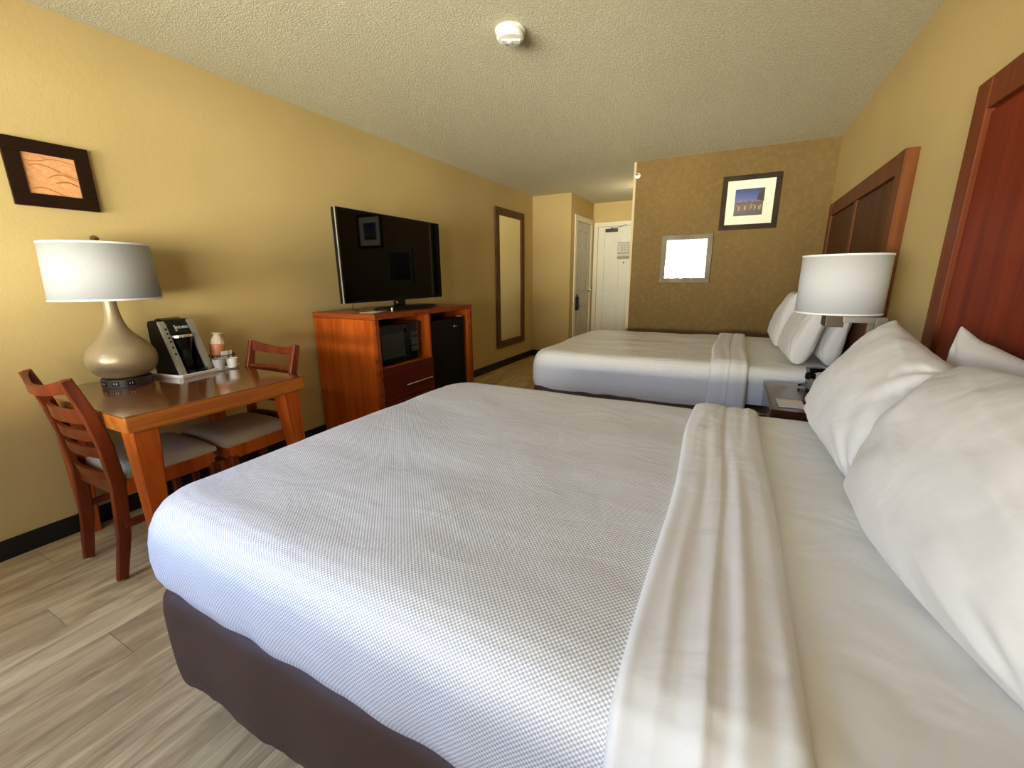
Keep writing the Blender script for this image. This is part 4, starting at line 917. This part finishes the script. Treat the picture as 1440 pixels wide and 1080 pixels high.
# night city photograph
t, ac, zc = framed('framed_picture', 'night city photograph with cream mat in dark frame on the end wall', 'picture', 'y', D2, -1, -0.221, 0.284, 1.697, 2.199, 0.047, 0.022, m_brownframe)
flat('y', 0, -0.010, -0.18-ac, 0.243-ac, 1.738-zc, 2.158-zc).build('mat_board', m_mat, t)
pr = flat('y', -0.010, -0.0115, -0.099-ac, 0.150-ac, 1.825-zc, 2.072-zc).build('print', m_night, t)
sk = MB(); rnd = random.Random(3)
for k in range(15):
    a = -0.120+k*0.0160; h0 = 0.030+0.02*rnd.random()
    sk.box((a, -0.0120, -0.020), (a+0.012, -0.0116, -0.020+h0*0.55), 0)
sk.lathe([(0, 0), (0.012, 0), (0.012, 0.006), (0, 0.008)], (-0.008, -0.0118, 0.0), 12, 'y')
sk.build('skyline', plain('dim_skyline', lin(96, 74, 52), 0.5, var=0.3), pr)
lg = MB()
for k in range(46):
    a = rnd.uniform(-0.118, 0.118); z = rnd.gauss(-0.018, 0.016)+0.02*(a > 0.05)*rnd.random(); s_ = rnd.uniform(0.0012, 0.003); lg.box((a, -0.0125, z), (a+s_, -0.0121, z+s_), 0)
for k in range(12):
    a = rnd.uniform(-0.10, 0.11); lg.box((a, -0.0125, -0.06-rnd.random()*0.02), (a+0.002, -0.0121, -0.035), 0)
lg.build('city_lights', plain('pale_light_dots', lin(228, 200, 150), 0.5), pr)
MB().prism([(0.060, 0.02), (0.1225, 0.0), (0.1225, 0.120), (0.085, 0.120), (0.070, 0.06)], -0.0121, -0.0117, 'y').build('tree_silhouette', plain('dark_foliage_print', lin(62, 54, 50), 0.5, var=0.5), pr)
# square wall mirror
t, ac, zc = framed('wall_mirror', 'small mirror in grey pewter frame on the end wall', 'mirror', 'y', D2, -1, -0.763, -0.259, 1.180, 1.674, 0.050, 0.022, m_greyframe)
flat('y', 0, -0.012, -0.72-ac, -0.30-ac, 1.222-zc, 1.632-zc).build('mirror_glass', m_mirror, t)
MB().frame('y', -0.012, -0.004, -0.715-ac, -0.307-ac, 1.228-zc, 1.626-zc, 0.004, 0.001).build('inner_bead', m_silver, t)
# tall mirror
t, ac, zc = framed('full_length_mirror', 'tall brown-framed dressing mirror on the left wall past the cabinet', 'mirror', 'x', XL, 1, 5.10, 5.955, 0.285, 2.150, 0.095, 0.026, m_mirrorframe)
flat('x', 0, 0.012, 5.17-ac, 5.885-ac, 0.355-zc, 2.08-zc).build('mirror_glass', m_mirror, t)

# smoke detector, sprinkler, sensor
sd = thing('smoke_detector', 'round white smoke detector on the ceiling', 'smoke detector', (-1.125, 2.185, H))
MB().lathe([(0, 0), (0.074, 0), (0.076, -0.004), (0.074, -0.012), (0.066, -0.014), (0, -0.014)], n=48, cap=False).build('mounting_plate', m_white_pl, sd)
MB().lathe([(0, -0.014), (0.060, -0.014), (0.061, -0.018), (0.067, -0.020), (0.068, -0.034), (0.063, -0.044), (0.055, -0.047), (0, -0.047)], n=48, cap=False).build('body', m_white_pl, sd)
A = Matrix.Rotation(math.radians(28), 4, 'Z')
MB().box((-0.045, -0.017, -0.0535), (0.050, 0.017, -0.046), 0.003, mat=A).build('cover_bar', m_white_pl, sd)
MB().lathe([(0, 0), (0.011, 0), (0.011, -0.003), (0, -0.003)], (-0.004, 0.0, -0.053), 20, mat=A).build('test_button', m_tray, sd)
MB().cyl((-0.035, 0.028, -0.049), 0.004, 0.003).build('indicator', m_ink, sd)
sp_ = thing('fire_sprinkler', 'small white sprinkler head high on the corner of the end wall', 'sprinkler', (-1.066, D2, 2.303))
MB().lathe([(0, 0), (0.030, 0), (0.028, -0.006), (0.014, -0.010), (0.012, -0.028), (0, -0.028)], n=24, axis='y').build('escutcheon', m_white_pl, sp_)
MB().lathe([(0, -0.045), (0.014, -0.045), (0.016, -0.047), (0, -0.049)], n=20, axis='y').tube([(0.010, -0.028, 0), (0.008, -0.046, 0)], 0.002).tube([(-0.010, -0.028, 0), (-0.008, -0.046, 0)], 0.002).build('deflector', m_chrome, sp_)
sn = thing('passage_sensor', 'tiny dark fitting high on the passage corner beside the sprinkler', 'sensor', (XP, D2+0.35, 2.262))
MB().box((-0.05, -0.02, -0.012), (0, 0.02, 0.012), 0.004).build('sensor_body', m_bronze, sn)
# added wall lamp, unseen behind the end wall corner, to light the entry
el = thing('added_passage_lamp', 'small added unseen globe lamp lighting the entry passage, behind the corner of the end wall', 'lamp', (XP, 6.25, 2.05))
MB().lathe([(0, 0), (0.05, 0), (0.045, -0.012), (0.012, -0.02), (0.012, -0.05), (0, -0.05)], n=24, axis='x').build('lamp_mount', m_nickel, el)
tg = NT('lit_opal_glass'); tg.setp(Base_Color=(0.9, 0.88, 0.8, 1), Emission_Color=(1.0, 0.88, 0.66, 1), Emission_Strength=4.0)
MB().lathe([(0.02, -0.055), (0.045, -0.04), (0.06, -0.01), (0.062, 0.02), (0.045, 0.05), (0.0, 0.062)], (-0.075, 0, 0), 32, cap=False).build('globe', tg.m, el)
pl = bpy.data.lights.new('added_passage_light', 'POINT'); pl.energy = 4; pl.color = (1.0, 0.90, 0.68); pl.shadow_soft_size = 0.07
po = bpy.data.objects.new('added_passage_light', pl); C.objects.link(po); po.location = (XP-0.16, 6.25, 2.05)
